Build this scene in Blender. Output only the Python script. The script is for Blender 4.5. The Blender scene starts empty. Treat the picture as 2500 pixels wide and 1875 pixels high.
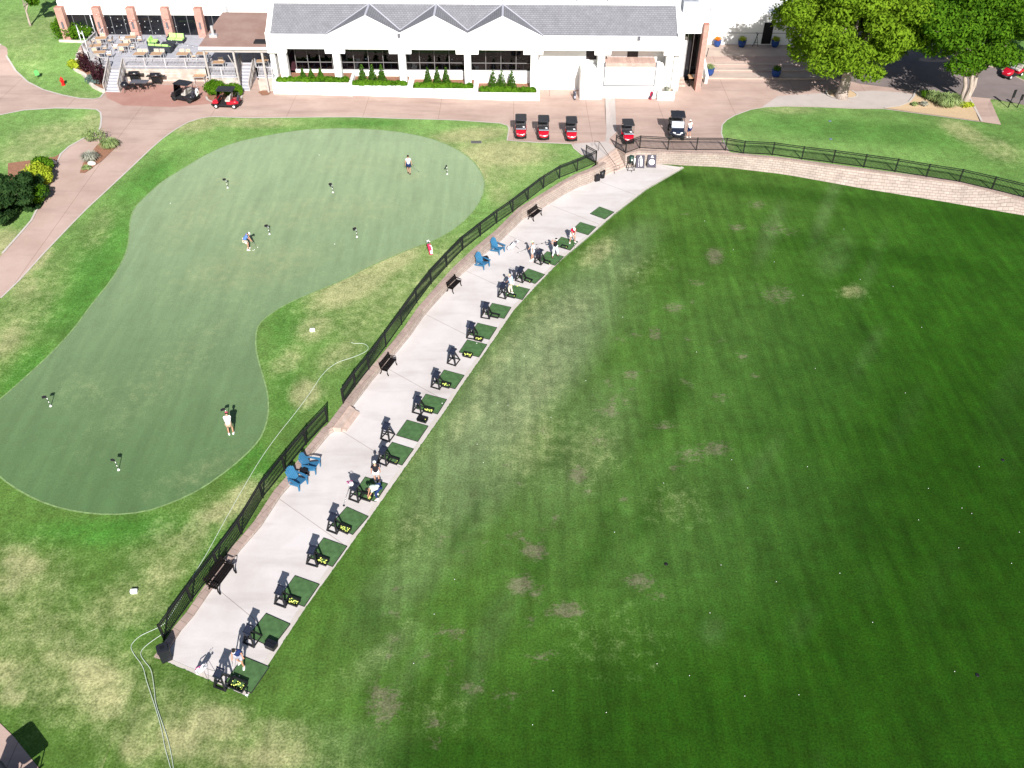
import bpy, bmesh, math, random
import numpy as np
from mathutils import Vector, Matrix
from mathutils.geometry import delaunay_2d_cdt
random.seed(7); rng = np.random.default_rng(7)
S = bpy.context.scene
COL = S.collection
# ------------------------------------------------------------ camera
FPX = 2150.0; PITCH = math.radians(41.2); ROLL = math.radians(0.35); CH = 39.0
Fv = Vector((0, math.cos(PITCH), -math.sin(PITCH))); R0 = Vector((1, 0, 0)); U0 = R0.cross(Fv)
Rv = math.cos(ROLL)*R0 + math.sin(ROLL)*U0; Uv = -math.sin(ROLL)*R0 + math.cos(ROLL)*U0
cam = bpy.data.cameras.new('camera'); camo = bpy.data.objects.new('camera', cam); COL.objects.link(camo)
cam.sensor_width = 36; cam.lens = 36*FPX/2500; cam.clip_start = 0.5; cam.clip_end = 2000
M3 = Matrix((Rv, Uv, -Fv)).transposed(); camo.matrix_world = Matrix.Translation((0, 0, CH)) @ M3.to_4x4()
S.camera = camo
# ------------------------------------------------------------ light
SUN_AZ = math.radians(-10); SUN_EL = math.radians(34)
w = bpy.data.worlds.new('World'); S.world = w; w.use_nodes = True
nt = w.node_tree; bg = nt.nodes['Background']; sky = nt.nodes.new('ShaderNodeTexSky')
sky.sky_type = 'NISHITA'; sky.sun_disc = False; sky.sun_elevation = SUN_EL; sky.sun_rotation = math.radians(170)
nt.links.new(sky.outputs[0], bg.inputs[0]); bg.inputs[1].default_value = 0.055
sun = bpy.data.lights.new('sun', 'SUN'); sun.energy = 5.0; sun.angle = math.radians(0.5); sun.color = (1, 0.965, 0.92)
suno = bpy.data.objects.new('sun', sun); COL.objects.link(suno)
sd = Vector((math.sin(SUN_AZ)*math.cos(SUN_EL), math.cos(SUN_AZ)*math.cos(SUN_EL), -math.sin(SUN_EL)))
suno.rotation_euler = sd.to_track_quat('-Z', 'Y').to_euler(); suno.location = (20, -60, 80)
S.view_settings.view_transform = 'Standard'; S.view_settings.look = 'None'; S.view_settings.exposure = 0.80
S.view_settings.gamma = 1; S.render.engine = 'CYCLES'
# ------------------------------------------------------------ pixel (2500x1875 photo) -> world
def G(x, y, z=0.0):
    d = (x-1250)/FPX*Rv - (y-937.5)/FPX*Uv + Fv
    t = (z-CH)/d.z; return Vector((d.x*t, d.y*t, z))
def V(x, y, Y):
    d = (x-1250)/FPX*Rv - (y-937.5)/FPX*Uv + Fv
    t = Y/d.y; return Vector((d.x*t, Y, CH+d.z*t))
def Uz(x, y):
    a = min(max(0.0233*(y-20), 0.004), 1.35)
    s = min(max((x+25)/28, 0), 1); s = s*s*(3-2*s)
    q = min(max((-41-x)/5, 0), 1)*min(max((y-92)/7, 0), 1); a += 1.0*q*q*(3-2*q)
    return a - 0.6*s*min(max((y-78)/9, 0), 1) + 0.6*s*min(max((y-94)/5, 0), 1)*min(max((x-14)/4, 0), 1)
def GU(x, y, off=0.0):
    z = 1.0
    for _ in range(12):
        p = G(x, y, z); z = Uz(p.x, p.y)+off
    return G(x, y, z)
DK = 0.07
def GD(x, y): return G(x, y, DK)
# ------------------------------------------------------------ materials
MATS = {}
def mat(name, col, rough=0.8, var=0.0, scale=5.0, spec=0.3, metal=0.0, bump=0.0, col2=None, stretch=None, coat=0.0):
    if name in MATS: return MATS[name]
    m = bpy.data.materials.new(name); m.use_nodes = True; n = m.node_tree; b = n.nodes['Principled BSDF']
    b.inputs['Base Color'].default_value = (*col, 1); b.inputs['Roughness'].default_value = rough
    b.inputs['Specular IOR Level'].default_value = spec; b.inputs['Metallic'].default_value = metal
    if coat: b.inputs['Coat Weight'].default_value = coat
    if var > 0 or bump > 0 or col2:
        tc = n.nodes.new('ShaderNodeTexCoord'); mp = n.nodes.new('ShaderNodeMapping')
        if stretch: mp.inputs['Scale'].default_value = stretch
        n.links.new(tc.outputs['Object'], mp.inputs[0])
        nz = n.nodes.new('ShaderNodeTexNoise'); nz.inputs['Scale'].default_value = scale; nz.inputs['Detail'].default_value = 5
        n.links.new(mp.outputs[0], nz.inputs[0])
        rp = n.nodes.new('ShaderNodeValToRGB'); e = rp.color_ramp.elements
        e[0].position = 0.3; e[1].position = 0.7
        c2 = col2 or tuple(min(1, c*(1+var)) for c in col); c1 = tuple(c*(1-var) for c in col) if not col2 else col
        e[0].color = (*c1, 1); e[1].color = (*c2, 1)
        n.links.new(nz.outputs[0], rp.inputs[0]); n.links.new(rp.outputs[0], b.inputs['Base Color'])
        if bump:
            bp = n.nodes.new('ShaderNodeBump'); bp.inputs['Strength'].default_value = bump; bp.inputs['Distance'].default_value = 0.02
            n.links.new(nz.outputs[0], bp.inputs['Height']); n.links.new(bp.outputs[0], b.inputs['Normal'])
    MATS[name] = m; return m
def brickmat(name, c1, c2, mortar, bw, bh, ms=0.02, rot=(0, 0, 0), vary=0.15, offset=0.5, uv=False, rough=0.85, bump=0.3):
    m = bpy.data.materials.new(name); m.use_nodes = True; n = m.node_tree; b = n.nodes['Principled BSDF']
    b.inputs['Roughness'].default_value = rough; b.inputs['Specular IOR Level'].default_value = 0.2
    tc = n.nodes.new('ShaderNodeTexCoord'); mp = n.nodes.new('ShaderNodeMapping'); mp.inputs['Rotation'].default_value = rot
    n.links.new(tc.outputs['UV' if uv else 'Object'], mp.inputs[0])
    br = n.nodes.new('ShaderNodeTexBrick'); br.inputs['Scale'].default_value = 1; br.offset = offset
    br.inputs['Color1'].default_value = (*c1, 1); br.inputs['Color2'].default_value = (*c2, 1); br.inputs['Mortar'].default_value = (*mortar, 1)
    br.inputs['Brick Width'].default_value = bw; br.inputs['Row Height'].default_value = bh; br.inputs['Mortar Size'].default_value = ms
    br.inputs['Mortar Smooth'].default_value = 0.3; br.inputs['Bias'].default_value = 0.0
    n.links.new(mp.outputs[0], br.inputs[0])
    nz = n.nodes.new('ShaderNodeTexNoise'); nz.inputs['Scale'].default_value = 1.3; nz.inputs['Detail'].default_value = 6
    n.links.new(tc.outputs['Object'], nz.inputs[0])
    mr = n.nodes.new('ShaderNodeMapRange'); mr.inputs[1].default_value = 0.25; mr.inputs[2].default_value = 0.75
    mr.inputs[3].default_value = 1-vary; mr.inputs[4].default_value = 1+vary; n.links.new(nz.outputs[0], mr.inputs[0])
    mx = n.nodes.new('ShaderNodeVectorMath'); mx.operation = 'SCALE'
    n.links.new(br.outputs[0], mx.inputs[0]); n.links.new(mr.outputs[0], mx.inputs['Scale']); n.links.new(mx.outputs[0], b.inputs['Base Color'])
    bp = n.nodes.new('ShaderNodeBump'); bp.inputs['Strength'].default_value = bump; bp.inputs['Distance'].default_value = 0.02; bp.invert = True
    n.links.new(br.outputs['Fac'], bp.inputs['Height']); n.links.new(bp.outputs[0], b.inputs['Normal'])
    MATS[name] = m; return m
def turfmat(name, fine=9.0, fa=0.35, sa=0.22):
    m = bpy.data.materials.new(name); m.use_nodes = True; n = m.node_tree; L = n.links; b = n.nodes['Principled BSDF']
    b.inputs['Roughness'].default_value = 0.95; b.inputs['Specular IOR Level'].default_value = 0.08
    def nd(t): return n.nodes.new(t)
    a = nd('ShaderNodeAttribute'); a.attribute_name = 'Col'; k = nd('ShaderNodeAttribute'); k.attribute_name = 'Msk'
    tc = nd('ShaderNodeTexCoord'); sp = nd('ShaderNodeSeparateColor'); L.new(k.outputs['Color'], sp.inputs[0])
    def noise(s, d=4, st=None, rg=0.55):
        v = nd('ShaderNodeTexNoise'); v.inputs['Scale'].default_value = s; v.inputs['Detail'].default_value = d; v.inputs['Roughness'].default_value = rg
        if st:
            mp = nd('ShaderNodeMapping'); mp.inputs['Scale'].default_value = st[0:3]; mp.inputs['Rotation'].default_value = (0, 0, st[3])
            L.new(tc.outputs['Object'], mp.inputs[0]); L.new(mp.outputs[0], v.inputs[0])
        else: L.new(tc.outputs['Object'], v.inputs[0])
        return v.outputs[0]
    def math_(op, x, y=None, c=False):
        q = nd('ShaderNodeMath'); q.operation = op; q.use_clamp = c
        for i, t in enumerate((x, y)):
            if t is None: continue
            if isinstance(t, (int, float)): q.inputs[i].default_value = t
            else: L.new(t, q.inputs[i])
        return q.outputs[0]
    def ss(x, lo, hi):
        q = nd('ShaderNodeMapRange'); q.interpolation_type = 'SMOOTHSTEP'; q.inputs[1].default_value = lo; q.inputs[2].default_value = hi
        L.new(x, q.inputs[0]); return q.outputs[0]
    def mix(f, c1, c2):
        q = nd('ShaderNodeMix'); q.data_type = 'RGBA'; L.new(f, q.inputs[0])
        for i, c in ((6, c1), (7, c2)):
            if isinstance(c, tuple): q.inputs[i].default_value = (*c, 1)
            else: L.new(c, q.inputs[i])
        return q.outputs[2]
    n1 = noise(0.33, 6, None, 0.6); n2 = noise(1.6, 5); n3 = noise(fine, 3, None, 0.7); n4 = noise(1.0, 5, (1.5, 0.16, 1, math.radians(29)))
    # ragged dry grass and bare soil
    dry = math_('ADD', sp.outputs[0], math_('MULTIPLY', math_('SUBTRACT', n2, 0.5), 0.9))
    dry = math_('ADD', dry, math_('MULTIPLY', math_('SUBTRACT', n3, 0.5), 0.5))
    dryf = math_('MULTIPLY', ss(dry, 0.0, 1.0), math_('GREATER_THAN', sp.outputs[0], 0.001))
    c = mix(math_('MULTIPLY', dryf, 0.82), a.outputs['Color'], mix(n1, (0.33, 0.35, 0.17), (0.37, 0.32, 0.17)))
    n5 = noise(2.6, 6, (0.9, 1.5, 1, math.radians(-20)), 0.8)
    bare = ss(math_('ADD', sp.outputs[1], math_('MULTIPLY', math_('SUBTRACT', n5, 0.5), 2.2)), 0.22, 0.72)
    bare = math_('MULTIPLY', bare, math_('GREATER_THAN', sp.outputs[1], 0.02))
    c = mix(math_('MULTIPLY', bare, 0.55), c, (0.185, 0.15, 0.11))
    # tone: broad mottling, mowing streaks, blade grain
    g = math_('ADD', 1.0, math_('MULTIPLY', math_('SUBTRACT', n1, 0.5), sa*4.5))
    g = math_('MULTIPLY', g, math_('ADD', 1.0, math_('MULTIPLY', math_('SUBTRACT', n2, 0.5), sa*3.5)))
    g = math_('MULTIPLY', g, math_('ADD', 1.0, math_('MULTIPLY', math_('SUBTRACT', n4, 0.5), math_('MULTIPLY', sp.outputs[2], 3.2))))
    g = math_('MULTIPLY', g, math_('ADD', 1.0, math_('MULTIPLY', math_('SUBTRACT', n3, 0.5), fa*6.0)))
    vm = nd('ShaderNodeVectorMath'); vm.operation = 'SCALE'; L.new(c, vm.inputs[0]); L.new(g, vm.inputs['Scale'])
    hs = nd('ShaderNodeHueSaturation'); L.new(vm.outputs[0], hs.inputs['Color'])
    L.new(math_('ADD', 0.485, math_('MULTIPLY', n2, 0.03)), hs.inputs['Hue']); L.new(hs.outputs[0], b.inputs['Base Color'])
    bp = nd('ShaderNodeBump'); bp.inputs['Strength'].default_value = 0.5; bp.inputs['Distance'].default_value = 0.03
    L.new(n3, bp.inputs['Height']); L.new(bp.outputs[0], b.inputs['Normal'])
    MATS[name] = m; return m
def concretemat(name, c, stain, tyre=None, scale=0.25, amt=0.5, fine=0.06, joint=None):
    m = bpy.data.materials.new(name); m.use_nodes = True; n = m.node_tree; L = n.links; b = n.nodes['Principled BSDF']
    b.inputs['Roughness'].default_value = 0.9; b.inputs['Specular IOR Level'].default_value = 0.2
    tc = n.nodes.new('ShaderNodeTexCoord')
    def noise(s, d, r=0.6, st=None):
        v = n.nodes.new('ShaderNodeTexNoise'); v.inputs['Scale'].default_value = s; v.inputs['Detail'].default_value = d; v.inputs['Roughness'].default_value = r
        if st:
            mp = n.nodes.new('ShaderNodeMapping'); mp.inputs['Scale'].default_value = st; L.new(tc.outputs['Object'], mp.inputs[0]); L.new(mp.outputs[0], v.inputs[0])
        else: L.new(tc.outputs['Object'], v.inputs[0])
        return v.outputs[0]
    r = n.nodes.new('ShaderNodeValToRGB'); r.color_ramp.elements[0].position = 0.38; r.color_ramp.elements[1].position = 0.72
    r.color_ramp.elements[0].color = (*c, 1); r.color_ramp.elements[1].color = (*stain, 1); L.new(noise(scale, 8, 0.65), r.inputs[0])
    out = r.outputs[0]
    if tyre:
        t = n.nodes.new('ShaderNodeValToRGB'); t.color_ramp.elements[0].position = 0.5; t.color_ramp.elements[1].position = 0.75
        t.color_ramp.elements[0].color = (0, 0, 0, 1); t.color_ramp.elements[1].color = (0.55, 0.55, 0.55, 1)
        L.new(noise(0.6, 6, 0.6, (0.25, 1.2, 1)), t.inputs[0])
        mx = n.nodes.new('ShaderNodeMix'); mx.data_type = 'RGBA'; L.new(t.outputs[0], mx.inputs[0]); L.new(out, mx.inputs[6]); mx.inputs[7].default_value = (*tyre, 1); out = mx.outputs[2]
    g = n.nodes.new('ShaderNodeMapRange'); g.inputs[3].default_value = 1-fine*2; g.inputs[4].default_value = 1+fine*2; L.new(noise(14, 4), g.inputs[0])
    if joint:
        br = n.nodes.new('ShaderNodeTexBrick'); br.offset = 0; br.inputs['Scale'].default_value = 1; br.inputs['Color1'].default_value = br.inputs['Color2'].default_value = (1, 1, 1, 1)
        br.inputs['Mortar'].default_value = (0.55, 0.5, 0.47, 1); br.inputs['Brick Width'].default_value = joint[0]; br.inputs['Row Height'].default_value = joint[1]
        br.inputs['Mortar Size'].default_value = 0.018; mp = n.nodes.new('ShaderNodeMapping'); mp.inputs['Rotation'].default_value = (0, 0, joint[2])
        L.new(tc.outputs['Object'], mp.inputs[0]); L.new(mp.outputs[0], br.inputs[0])
        mj = n.nodes.new('ShaderNodeMix'); mj.data_type = 'RGBA'; mj.blend_type = 'MULTIPLY'; mj.inputs[0].default_value = 1; L.new(out, mj.inputs[6]); L.new(br.outputs[0], mj.inputs[7]); out = mj.outputs[2]
    vm = n.nodes.new('ShaderNodeVectorMath'); vm.operation = 'SCALE'; L.new(out, vm.inputs[0]); L.new(g.outputs[0], vm.inputs['Scale']); L.new(vm.outputs[0], b.inputs['Base Color'])
    MATS[name] = m; return m
def leafmat(name, c1, c2, tr=0.35):
    m = bpy.data.materials.new(name); m.use_nodes = True; n = m.node_tree; L = n.links
    for x in list(n.nodes): n.nodes.remove(x)
    o = n.nodes.new('ShaderNodeOutputMaterial'); d = n.nodes.new('ShaderNodeBsdfDiffuse'); t = n.nodes.new('ShaderNodeBsdfTranslucent'); mx = n.nodes.new('ShaderNodeMixShader')
    tc = n.nodes.new('ShaderNodeTexCoord'); nz = n.nodes.new('ShaderNodeTexNoise'); nz.inputs['Scale'].default_value = 1.1; nz.inputs['Detail'].default_value = 7; nz.inputs['Roughness'].default_value = 0.75
    L.new(tc.outputs['Object'], nz.inputs[0]); r = n.nodes.new('ShaderNodeValToRGB'); r.color_ramp.elements[0].position = 0.35; r.color_ramp.elements[1].position = 0.65
    r.color_ramp.elements[0].color = (*c1, 1); r.color_ramp.elements[1].color = (*c2, 1); L.new(nz.outputs[0], r.inputs[0])
    L.new(r.outputs[0], d.inputs[0]); L.new(r.outputs[0], t.inputs[0]); mx.inputs[0].default_value = tr
    L.new(d.outputs[0], mx.inputs[1]); L.new(t.outputs[0], mx.inputs[2]); L.new(mx.outputs[0], o.inputs[0]); MATS[name] = m; return m
def glassmat(name, tint=(0.5, 0.55, 0.6), f=0.75):
    m = bpy.data.materials.new(name); m.use_nodes = True; n = m.node_tree; L = n.links
    for x in list(n.nodes): n.nodes.remove(x)
    o = n.nodes.new('ShaderNodeOutputMaterial'); t = n.nodes.new('ShaderNodeBsdfTransparent'); t.inputs[0].default_value = (*tint, 1)
    g = n.nodes.new('ShaderNodeBsdfGlossy'); g.inputs['Roughness'].default_value = 0.05; mx = n.nodes.new('ShaderNodeMixShader')
    fr = n.nodes.new('ShaderNodeFresnel'); L.new(fr.outputs[0], mx.inputs[0]); L.new(t.outputs[0], mx.inputs[1]); L.new(g.outputs[0], mx.inputs[2]); L.new(mx.outputs[0], o.inputs[0])
    MATS[name] = m; return m
# ------------------------------------------------------------ mesh builder
class MB:
    def __init__(s): s.v = []; s.f = []; s.uv = {}; s.sm = []
    def add(s, vs, fs, smooth=False):
        k = len(s.v); s.v += [tuple(p) for p in vs]; s.f += [tuple(i+k for i in f) for f in fs]; s.sm += [smooth]*len(fs)
    def box(s, c, d, rz=0, rx=0, ry=0):
        R = Matrix.Rotation(rz, 3, 'Z') @ Matrix.Rotation(ry, 3, 'Y') @ Matrix.Rotation(rx, 3, 'X'); c = Vector(c)
        vs = [c + R @ Vector((sx*d[0]/2, sy*d[1]/2, sz*d[2]/2)) for sz in (-1, 1) for sy in (-1, 1) for sx in (-1, 1)]
        s.add(vs, [(0, 2, 3, 1), (4, 5, 7, 6), (0, 1, 5, 4), (2, 6, 7, 3), (0, 4, 6, 2), (1, 3, 7, 5)]); return s
    def bb(s, x0, x1, y0, y1, z0, z1): return s.box(((x0+x1)/2, (y0+y1)/2, (z0+z1)/2), (abs(x1-x0), abs(y1-y0), abs(z1-z0)))
    def bar(s, a, b, w, h=None, up=(0, 0, 1)):
        a = Vector(a); b = Vector(b); h = h or w; d = (b-a).normalized(); u = Vector(up)
        if abs(d.dot(u)) > 0.98: u = Vector((0, 1, 0))
        x = d.cross(u).normalized()*w/2; y = x.cross(d).normalized()*h/2
        vs = [p+sx*x+sy*y for p in (a, b) for sx, sy in ((-1, -1), (1, -1), (1, 1), (-1, 1))]
        s.add(vs, [(3, 2, 1, 0), (4, 5, 6, 7), (0, 1, 5, 4), (1, 2, 6, 5), (2, 3, 7, 6), (3, 0, 4, 7)]); return s
    def tube(s, pts, r, n=6, cap=True):
        pts = [Vector(p) for p in pts]; rs = r if isinstance(r, (list, tuple)) else [r]*len(pts); k = len(s.v); vs = []; fs = []; pu = None
        for i, p in enumerate(pts):
            d = (pts[min(i+1, len(pts)-1)]-pts[max(i-1, 0)]); d = d.normalized() if d.length > 1e-9 else Vector((0, 0, 1))
            u = pu if pu is not None else (Vector((0, 0, 1)) if abs(d.z) < 0.9 else Vector((1, 0, 0)))
            x = d.cross(u); x = x.normalized() if x.length > 1e-6 else d.orthogonal().normalized(); y = x.cross(d).normalized(); pu = y
            vs += [p+rs[i]*(math.cos(t)*x+math.sin(t)*y) for t in [2*math.pi*j/n for j in range(n)]]
        for i in range(len(pts)-1):
            for j in range(n): fs.append((i*n+j, i*n+(j+1) % n, (i+1)*n+(j+1) % n, (i+1)*n+j))
        s.add(vs, fs, n > 5)
        if cap: s.add([], []); s.f += [tuple(k+j for j in range(n))[::-1], tuple(k+(len(pts)-1)*n+j for j in range(n))]; s.sm += [False]*2
        return s
    def ell(s, c, r, nu=10, nv=6, z0=-1.0, jit=0):
        c = Vector(c); r = (r, r, r) if isinstance(r, (int, float)) else r; vs = []; fs = []; a0 = math.asin(z0)
        for i in range(nv+1):
            a = a0+(math.pi/2-a0)*i/nv
            for j in range(nu):
                t = 2*math.pi*j/nu; q = 1+random.uniform(-jit, jit)
                vs.append(c+Vector((r[0]*math.cos(a)*math.cos(t)*q, r[1]*math.cos(a)*math.sin(t)*q, r[2]*math.sin(a)*q)))
        for i in range(nv):
            for j in range(nu): fs.append((i*nu+j, i*nu+(j+1) % nu, (i+1)*nu+(j+1) % nu, (i+1)*nu+j))
        s.add(vs, fs, True); return s
    def prism(s, poly, z0, z1):
        n = len(poly); a = sum(poly[i][0]*poly[(i+1) % n][1]-poly[(i+1) % n][0]*poly[i][1] for i in range(n))
        if a < 0: poly = poly[::-1]
        z0f = z0 if callable(z0) else (lambda x, y: z0); z1f = z1 if callable(z1) else (lambda x, y: z1)
        vs = [(p[0], p[1], z0f(p[0], p[1])) for p in poly]+[(p[0], p[1], z1f(p[0], p[1])) for p in poly]
        s.add(vs, [tuple(range(n))[::-1], tuple(range(n, 2*n))]+[(i, (i+1) % n, n+(i+1) % n, n+i) for i in range(n)]); return s
    def loft(s, secs, cap=True, smooth=True):
        n = len(secs[0]); vs = [p for q in secs for p in q]; fs = []
        for i in range(len(secs)-1):
            for j in range(n): fs.append((i*n+j, i*n+(j+1) % n, (i+1)*n+(j+1) % n, (i+1)*n+j))
        k = len(s.v); s.add(vs, fs, smooth)
        if cap: s.f += [tuple(k+j for j in range(n))[::-1], tuple(k+(len(secs)-1)*n+j for j in range(n))]; s.sm += [False]*2
        return s
    def quad(s, a, b, c, d): s.add([a, b, c, d], [(0, 1, 2, 3)]); return s
    def build(s, name, m, parent=None, loc=None, rz=0, lab=None, cat=None, grp=None, kind=None, shade=None):
        me = bpy.data.meshes.new(name); me.from_pydata(s.v, [], s.f); me.materials.append(m if not isinstance(m, str) else MATS[m])
        me.polygons.foreach_set('use_smooth', s.sm[:len(me.polygons)]); me.update()
        o = bpy.data.objects.new(name, me); COL.objects.link(o); o.parent = parent
        if loc is not None: o.location = loc
        o.rotation_euler.z = rz; tag(o, lab, cat, grp, kind); return o
def rr(w, h, r, n=3, cx=0, cy=0):
    out = []
    for sx, sy, a0 in ((1, 1, 0), (-1, 1, 90), (-1, -1, 180), (1, -1, 270)):
        for i in range(n+1):
            a = math.radians(a0+90*i/n); out.append((cx+sx*(w/2-r)+r*math.cos(a), cy+sy*(h/2-r)+r*math.sin(a)))
    return out
def tag(o, lab=None, cat=None, grp=None, kind=None):
    if lab: o['label'] = lab
    if cat: o['category'] = cat
    if grp: o['group'] = grp
    if kind: o['kind'] = kind
    return o
def thing(name, loc, rz=0, lab=None, cat=None, grp=None):
    o = bpy.data.objects.new(name, None); COL.objects.link(o); o.location = loc; o.rotation_euler.z = rz; o.empty_display_size = 0.2
    return tag(o, lab, cat, grp)
def copy_tree(o, parent=None):
    c = o.copy(); COL.objects.link(c); c.parent = parent
    for ch in list(o.children): copy_tree(ch, c)
    return c
def inst(proto, loc, rz, lab, used={}):
    o = proto if proto.name not in used else copy_tree(proto)
    used[proto.name] = 1; o.location = loc; o.rotation_euler.z = rz; o['label'] = lab; return o
def ang(a, b): return math.atan2(b.y-a.y, b.x-a.x)
# base materials
mat('white_stucco', (0.80, 0.80, 0.78), 0.9, 0.03, 1.5); mat('black_plastic', (0.012, 0.012, 0.014), 0.45, 0.2, 8); mat('black_metal', (0.010, 0.011, 0.012), 0.4)
mat('tyre', (0.018, 0.018, 0.018), 0.85, 0.2, 20); mat('red_paint', (0.40, 0.004, 0.018), 0.25, 0.06, 3, 0.5, coat=0.6); mat('navy_paint', (0.012, 0.016, 0.030), 0.25, coat=0.5)
mat('black_paint', (0.012, 0.012, 0.016), 0.3, coat=0.4); mat('roof_plastic', (0.016, 0.017, 0.022), 0.5, 0.2, 2); mat('seat_vinyl', (0.035, 0.035, 0.04), 0.6)
mat('seat_light', (0.45, 0.42, 0.38), 0.6); mat('alu', (0.62, 0.63, 0.65), 0.4, metal=0.6); mat('chrome', (0.6, 0.6, 0.6), 0.2, metal=1); mat('white_plastic', (0.78, 0.78, 0.76), 0.5)
mat('lamp_lens', (0.75, 0.78, 0.8), 0.15, spec=0.8); mat('wood_top', (0.42, 0.26, 0.15), 0.6, 0.25, 4, stretch=(1, 12, 1)); mat('grey_deck', (0.40, 0.40, 0.44), 0.8, 0.08, 2)
mat('weathered_wood', (0.36, 0.33, 0.31), 0.85, 0.3, 3, stretch=(0.6, 0.6, 14)); mat('blue_poly', (0.035, 0.15, 0.28), 0.5, 0.1, 4); mat('lime_cushion', (0.42, 0.72, 0.20), 0.9, 0.05, 6)
mat('wicker', (0.03, 0.035, 0.045), 0.7, 0.3, 30); mat('hydrant_red', (0.62, 0.012, 0.010), 0.35, 0.05); mat('tan_sling', (0.55, 0.42, 0.30), 0.8)
mat('hose', (0.46, 0.52, 0.45), 0.5); mat('ball_white', (0.82, 0.82, 0.80), 0.4); mat('ball_yellow', (0.75, 0.85, 0.18), 0.4); mat('skin', (0.46, 0.24, 0.16), 0.6, 0.08, 9)
mat('dark_glass', (0.008, 0.009, 0.012), 0.08, spec=0.5); glassmat('pane_glass'); glassmat('windshield', (0.9, 0.93, 0.97)); mat('acrylic', (0.50, 0.54, 0.62), 0.12, spec=0.9)
mat('mulch', (0.26, 0.13, 0.08), 0.95, 0.3, 9, bump=0.5); mat('decomposed_granite', (0.52, 0.38, 0.24), 0.95, 0.08, 6); mat('stone', (0.55, 0.50, 0.44), 0.9, 0.15, 3)
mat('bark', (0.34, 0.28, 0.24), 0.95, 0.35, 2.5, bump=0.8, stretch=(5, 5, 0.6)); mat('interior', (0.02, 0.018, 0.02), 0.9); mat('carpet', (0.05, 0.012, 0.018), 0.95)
for nm, c in (('cloth_white', (0.78, 0.78, 0.78)), ('cloth_grey', (0.52, 0.55, 0.58)), ('cloth_khaki', (0.42, 0.31, 0.22)), ('cloth_blue', (0.10, 0.20, 0.50)), ('cloth_navy', (0.015, 0.03, 0.11)),
              ('cloth_red', (0.42, 0.01, 0.05)), ('cloth_black', (0.015, 0.013, 0.018)), ('cloth_sky', (0.42, 0.55, 0.80)), ('cloth_mint', (0.66, 0.76, 0.66)), ('cloth_lightgrey', (0.34, 0.34, 0.40)),
              ('cloth_beige', (0.66, 0.58, 0.48)), ('hair_dark', (0.02, 0.015, 0.012)), ('hair_fair', (0.5, 0.42, 0.3)), ('cap_pink', (0.62, 0.10, 0.16)), ('cap_green', (0.55, 0.66, 0.42))):
    mat(nm, c, 0.9, 0.06, 12, 0.15)
brickmat('block_wall', (0.33, 0.27, 0.235), (0.38, 0.32, 0.28), (0.21, 0.165, 0.14), 0.46, 0.20, 0.02, uv=True)
brickmat('cap_stone', (0.36, 0.27, 0.235), (0.31, 0.235, 0.205), (0.22, 0.17, 0.14), 0.5, 0.6, 0.02, uv=True)
brickmat('brick_red', (0.36, 0.13, 0.10), (0.44, 0.20, 0.15), (0.45, 0.38, 0.34), 0.22, 0.075, 0.012, rot=(math.radians(90), 0, 0))
brickmat('shingle', (0.185, 0.185, 0.20), (0.215, 0.215, 0.235), (0.12, 0.12, 0.135), 0.30, 0.20, 0.02, vary=0.10, bump=0.5)
brickmat('shingle_side', (0.185, 0.185, 0.20), (0.215, 0.215, 0.235), (0.12, 0.12, 0.135), 0.30, 0.20, 0.02, rot=(0, 0, math.radians(90)), vary=0.1, bump=0.5)
brickmat('deck_boards', (0.36, 0.36, 0.40), (0.42, 0.42, 0.46), (0.24, 0.24, 0.27), 4.0, 0.14, 0.012, bump=0.2)
brickmat('siding', (0.42, 0.36, 0.31), (0.52, 0.46, 0.41), (0.20, 0.15, 0.12), 3.2, 0.15, 0.016, rot=(math.radians(90), 0, 0), vary=0.35)
brickmat('garage_brick', (0.42, 0.28, 0.24), (0.50, 0.36, 0.31), (0.35, 0.26, 0.22), 0.4, 0.2, 0.02, rot=(math.radians(90), 0, 0))
turfmat('turf'); turfmat('green_turf', 12.0, 0.12, 0.05)
concretemat('deck_concrete', (0.56, 0.525, 0.515), (0.47, 0.43, 0.41), (0.36, 0.32, 0.30), 0.3, fine=0.04, joint=(400, 6.2, math.radians(38)))
concretemat('kerb_concrete', (0.50, 0.46, 0.43), (0.44, 0.39, 0.35), None, 0.8)
concretemat('road_concrete', (0.46, 0.34, 0.29), (0.36, 0.25, 0.21), (0.24, 0.17, 0.15), 0.22, joint=(7.5, 40, 0))
concretemat('pale_slab', (0.46, 0.405, 0.38), (0.40, 0.35, 0.325), None, 0.6); concretemat('red_patio', (0.40, 0.23, 0.19), (0.33, 0.17, 0.14), None, 0.5)
concretemat('asphalt', (0.20, 0.165, 0.16), (0.15, 0.125, 0.12), None, 0.4); concretemat('roof_membrane', (0.24, 0.15, 0.125), (0.30, 0.21, 0.18), None, 0.5, fine=0.08)
concretemat('flat_roof', (0.66, 0.66, 0.64), (0.56, 0.56, 0.55), None, 0.5); concretemat('terrace', (0.46, 0.37, 0.31), (0.38, 0.29, 0.25), (0.28, 0.22, 0.19), 0.4)
mat('mat_turf', (0.062, 0.125, 0.048), 0.95, 0.25, 3, 0.1, bump=0.3); mat('rubber', (0.02, 0.018, 0.02), 0.8); mat('step_stone', (0.44, 0.34, 0.29), 0.9, 0.15, 2.5, bump=0.3)
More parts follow.
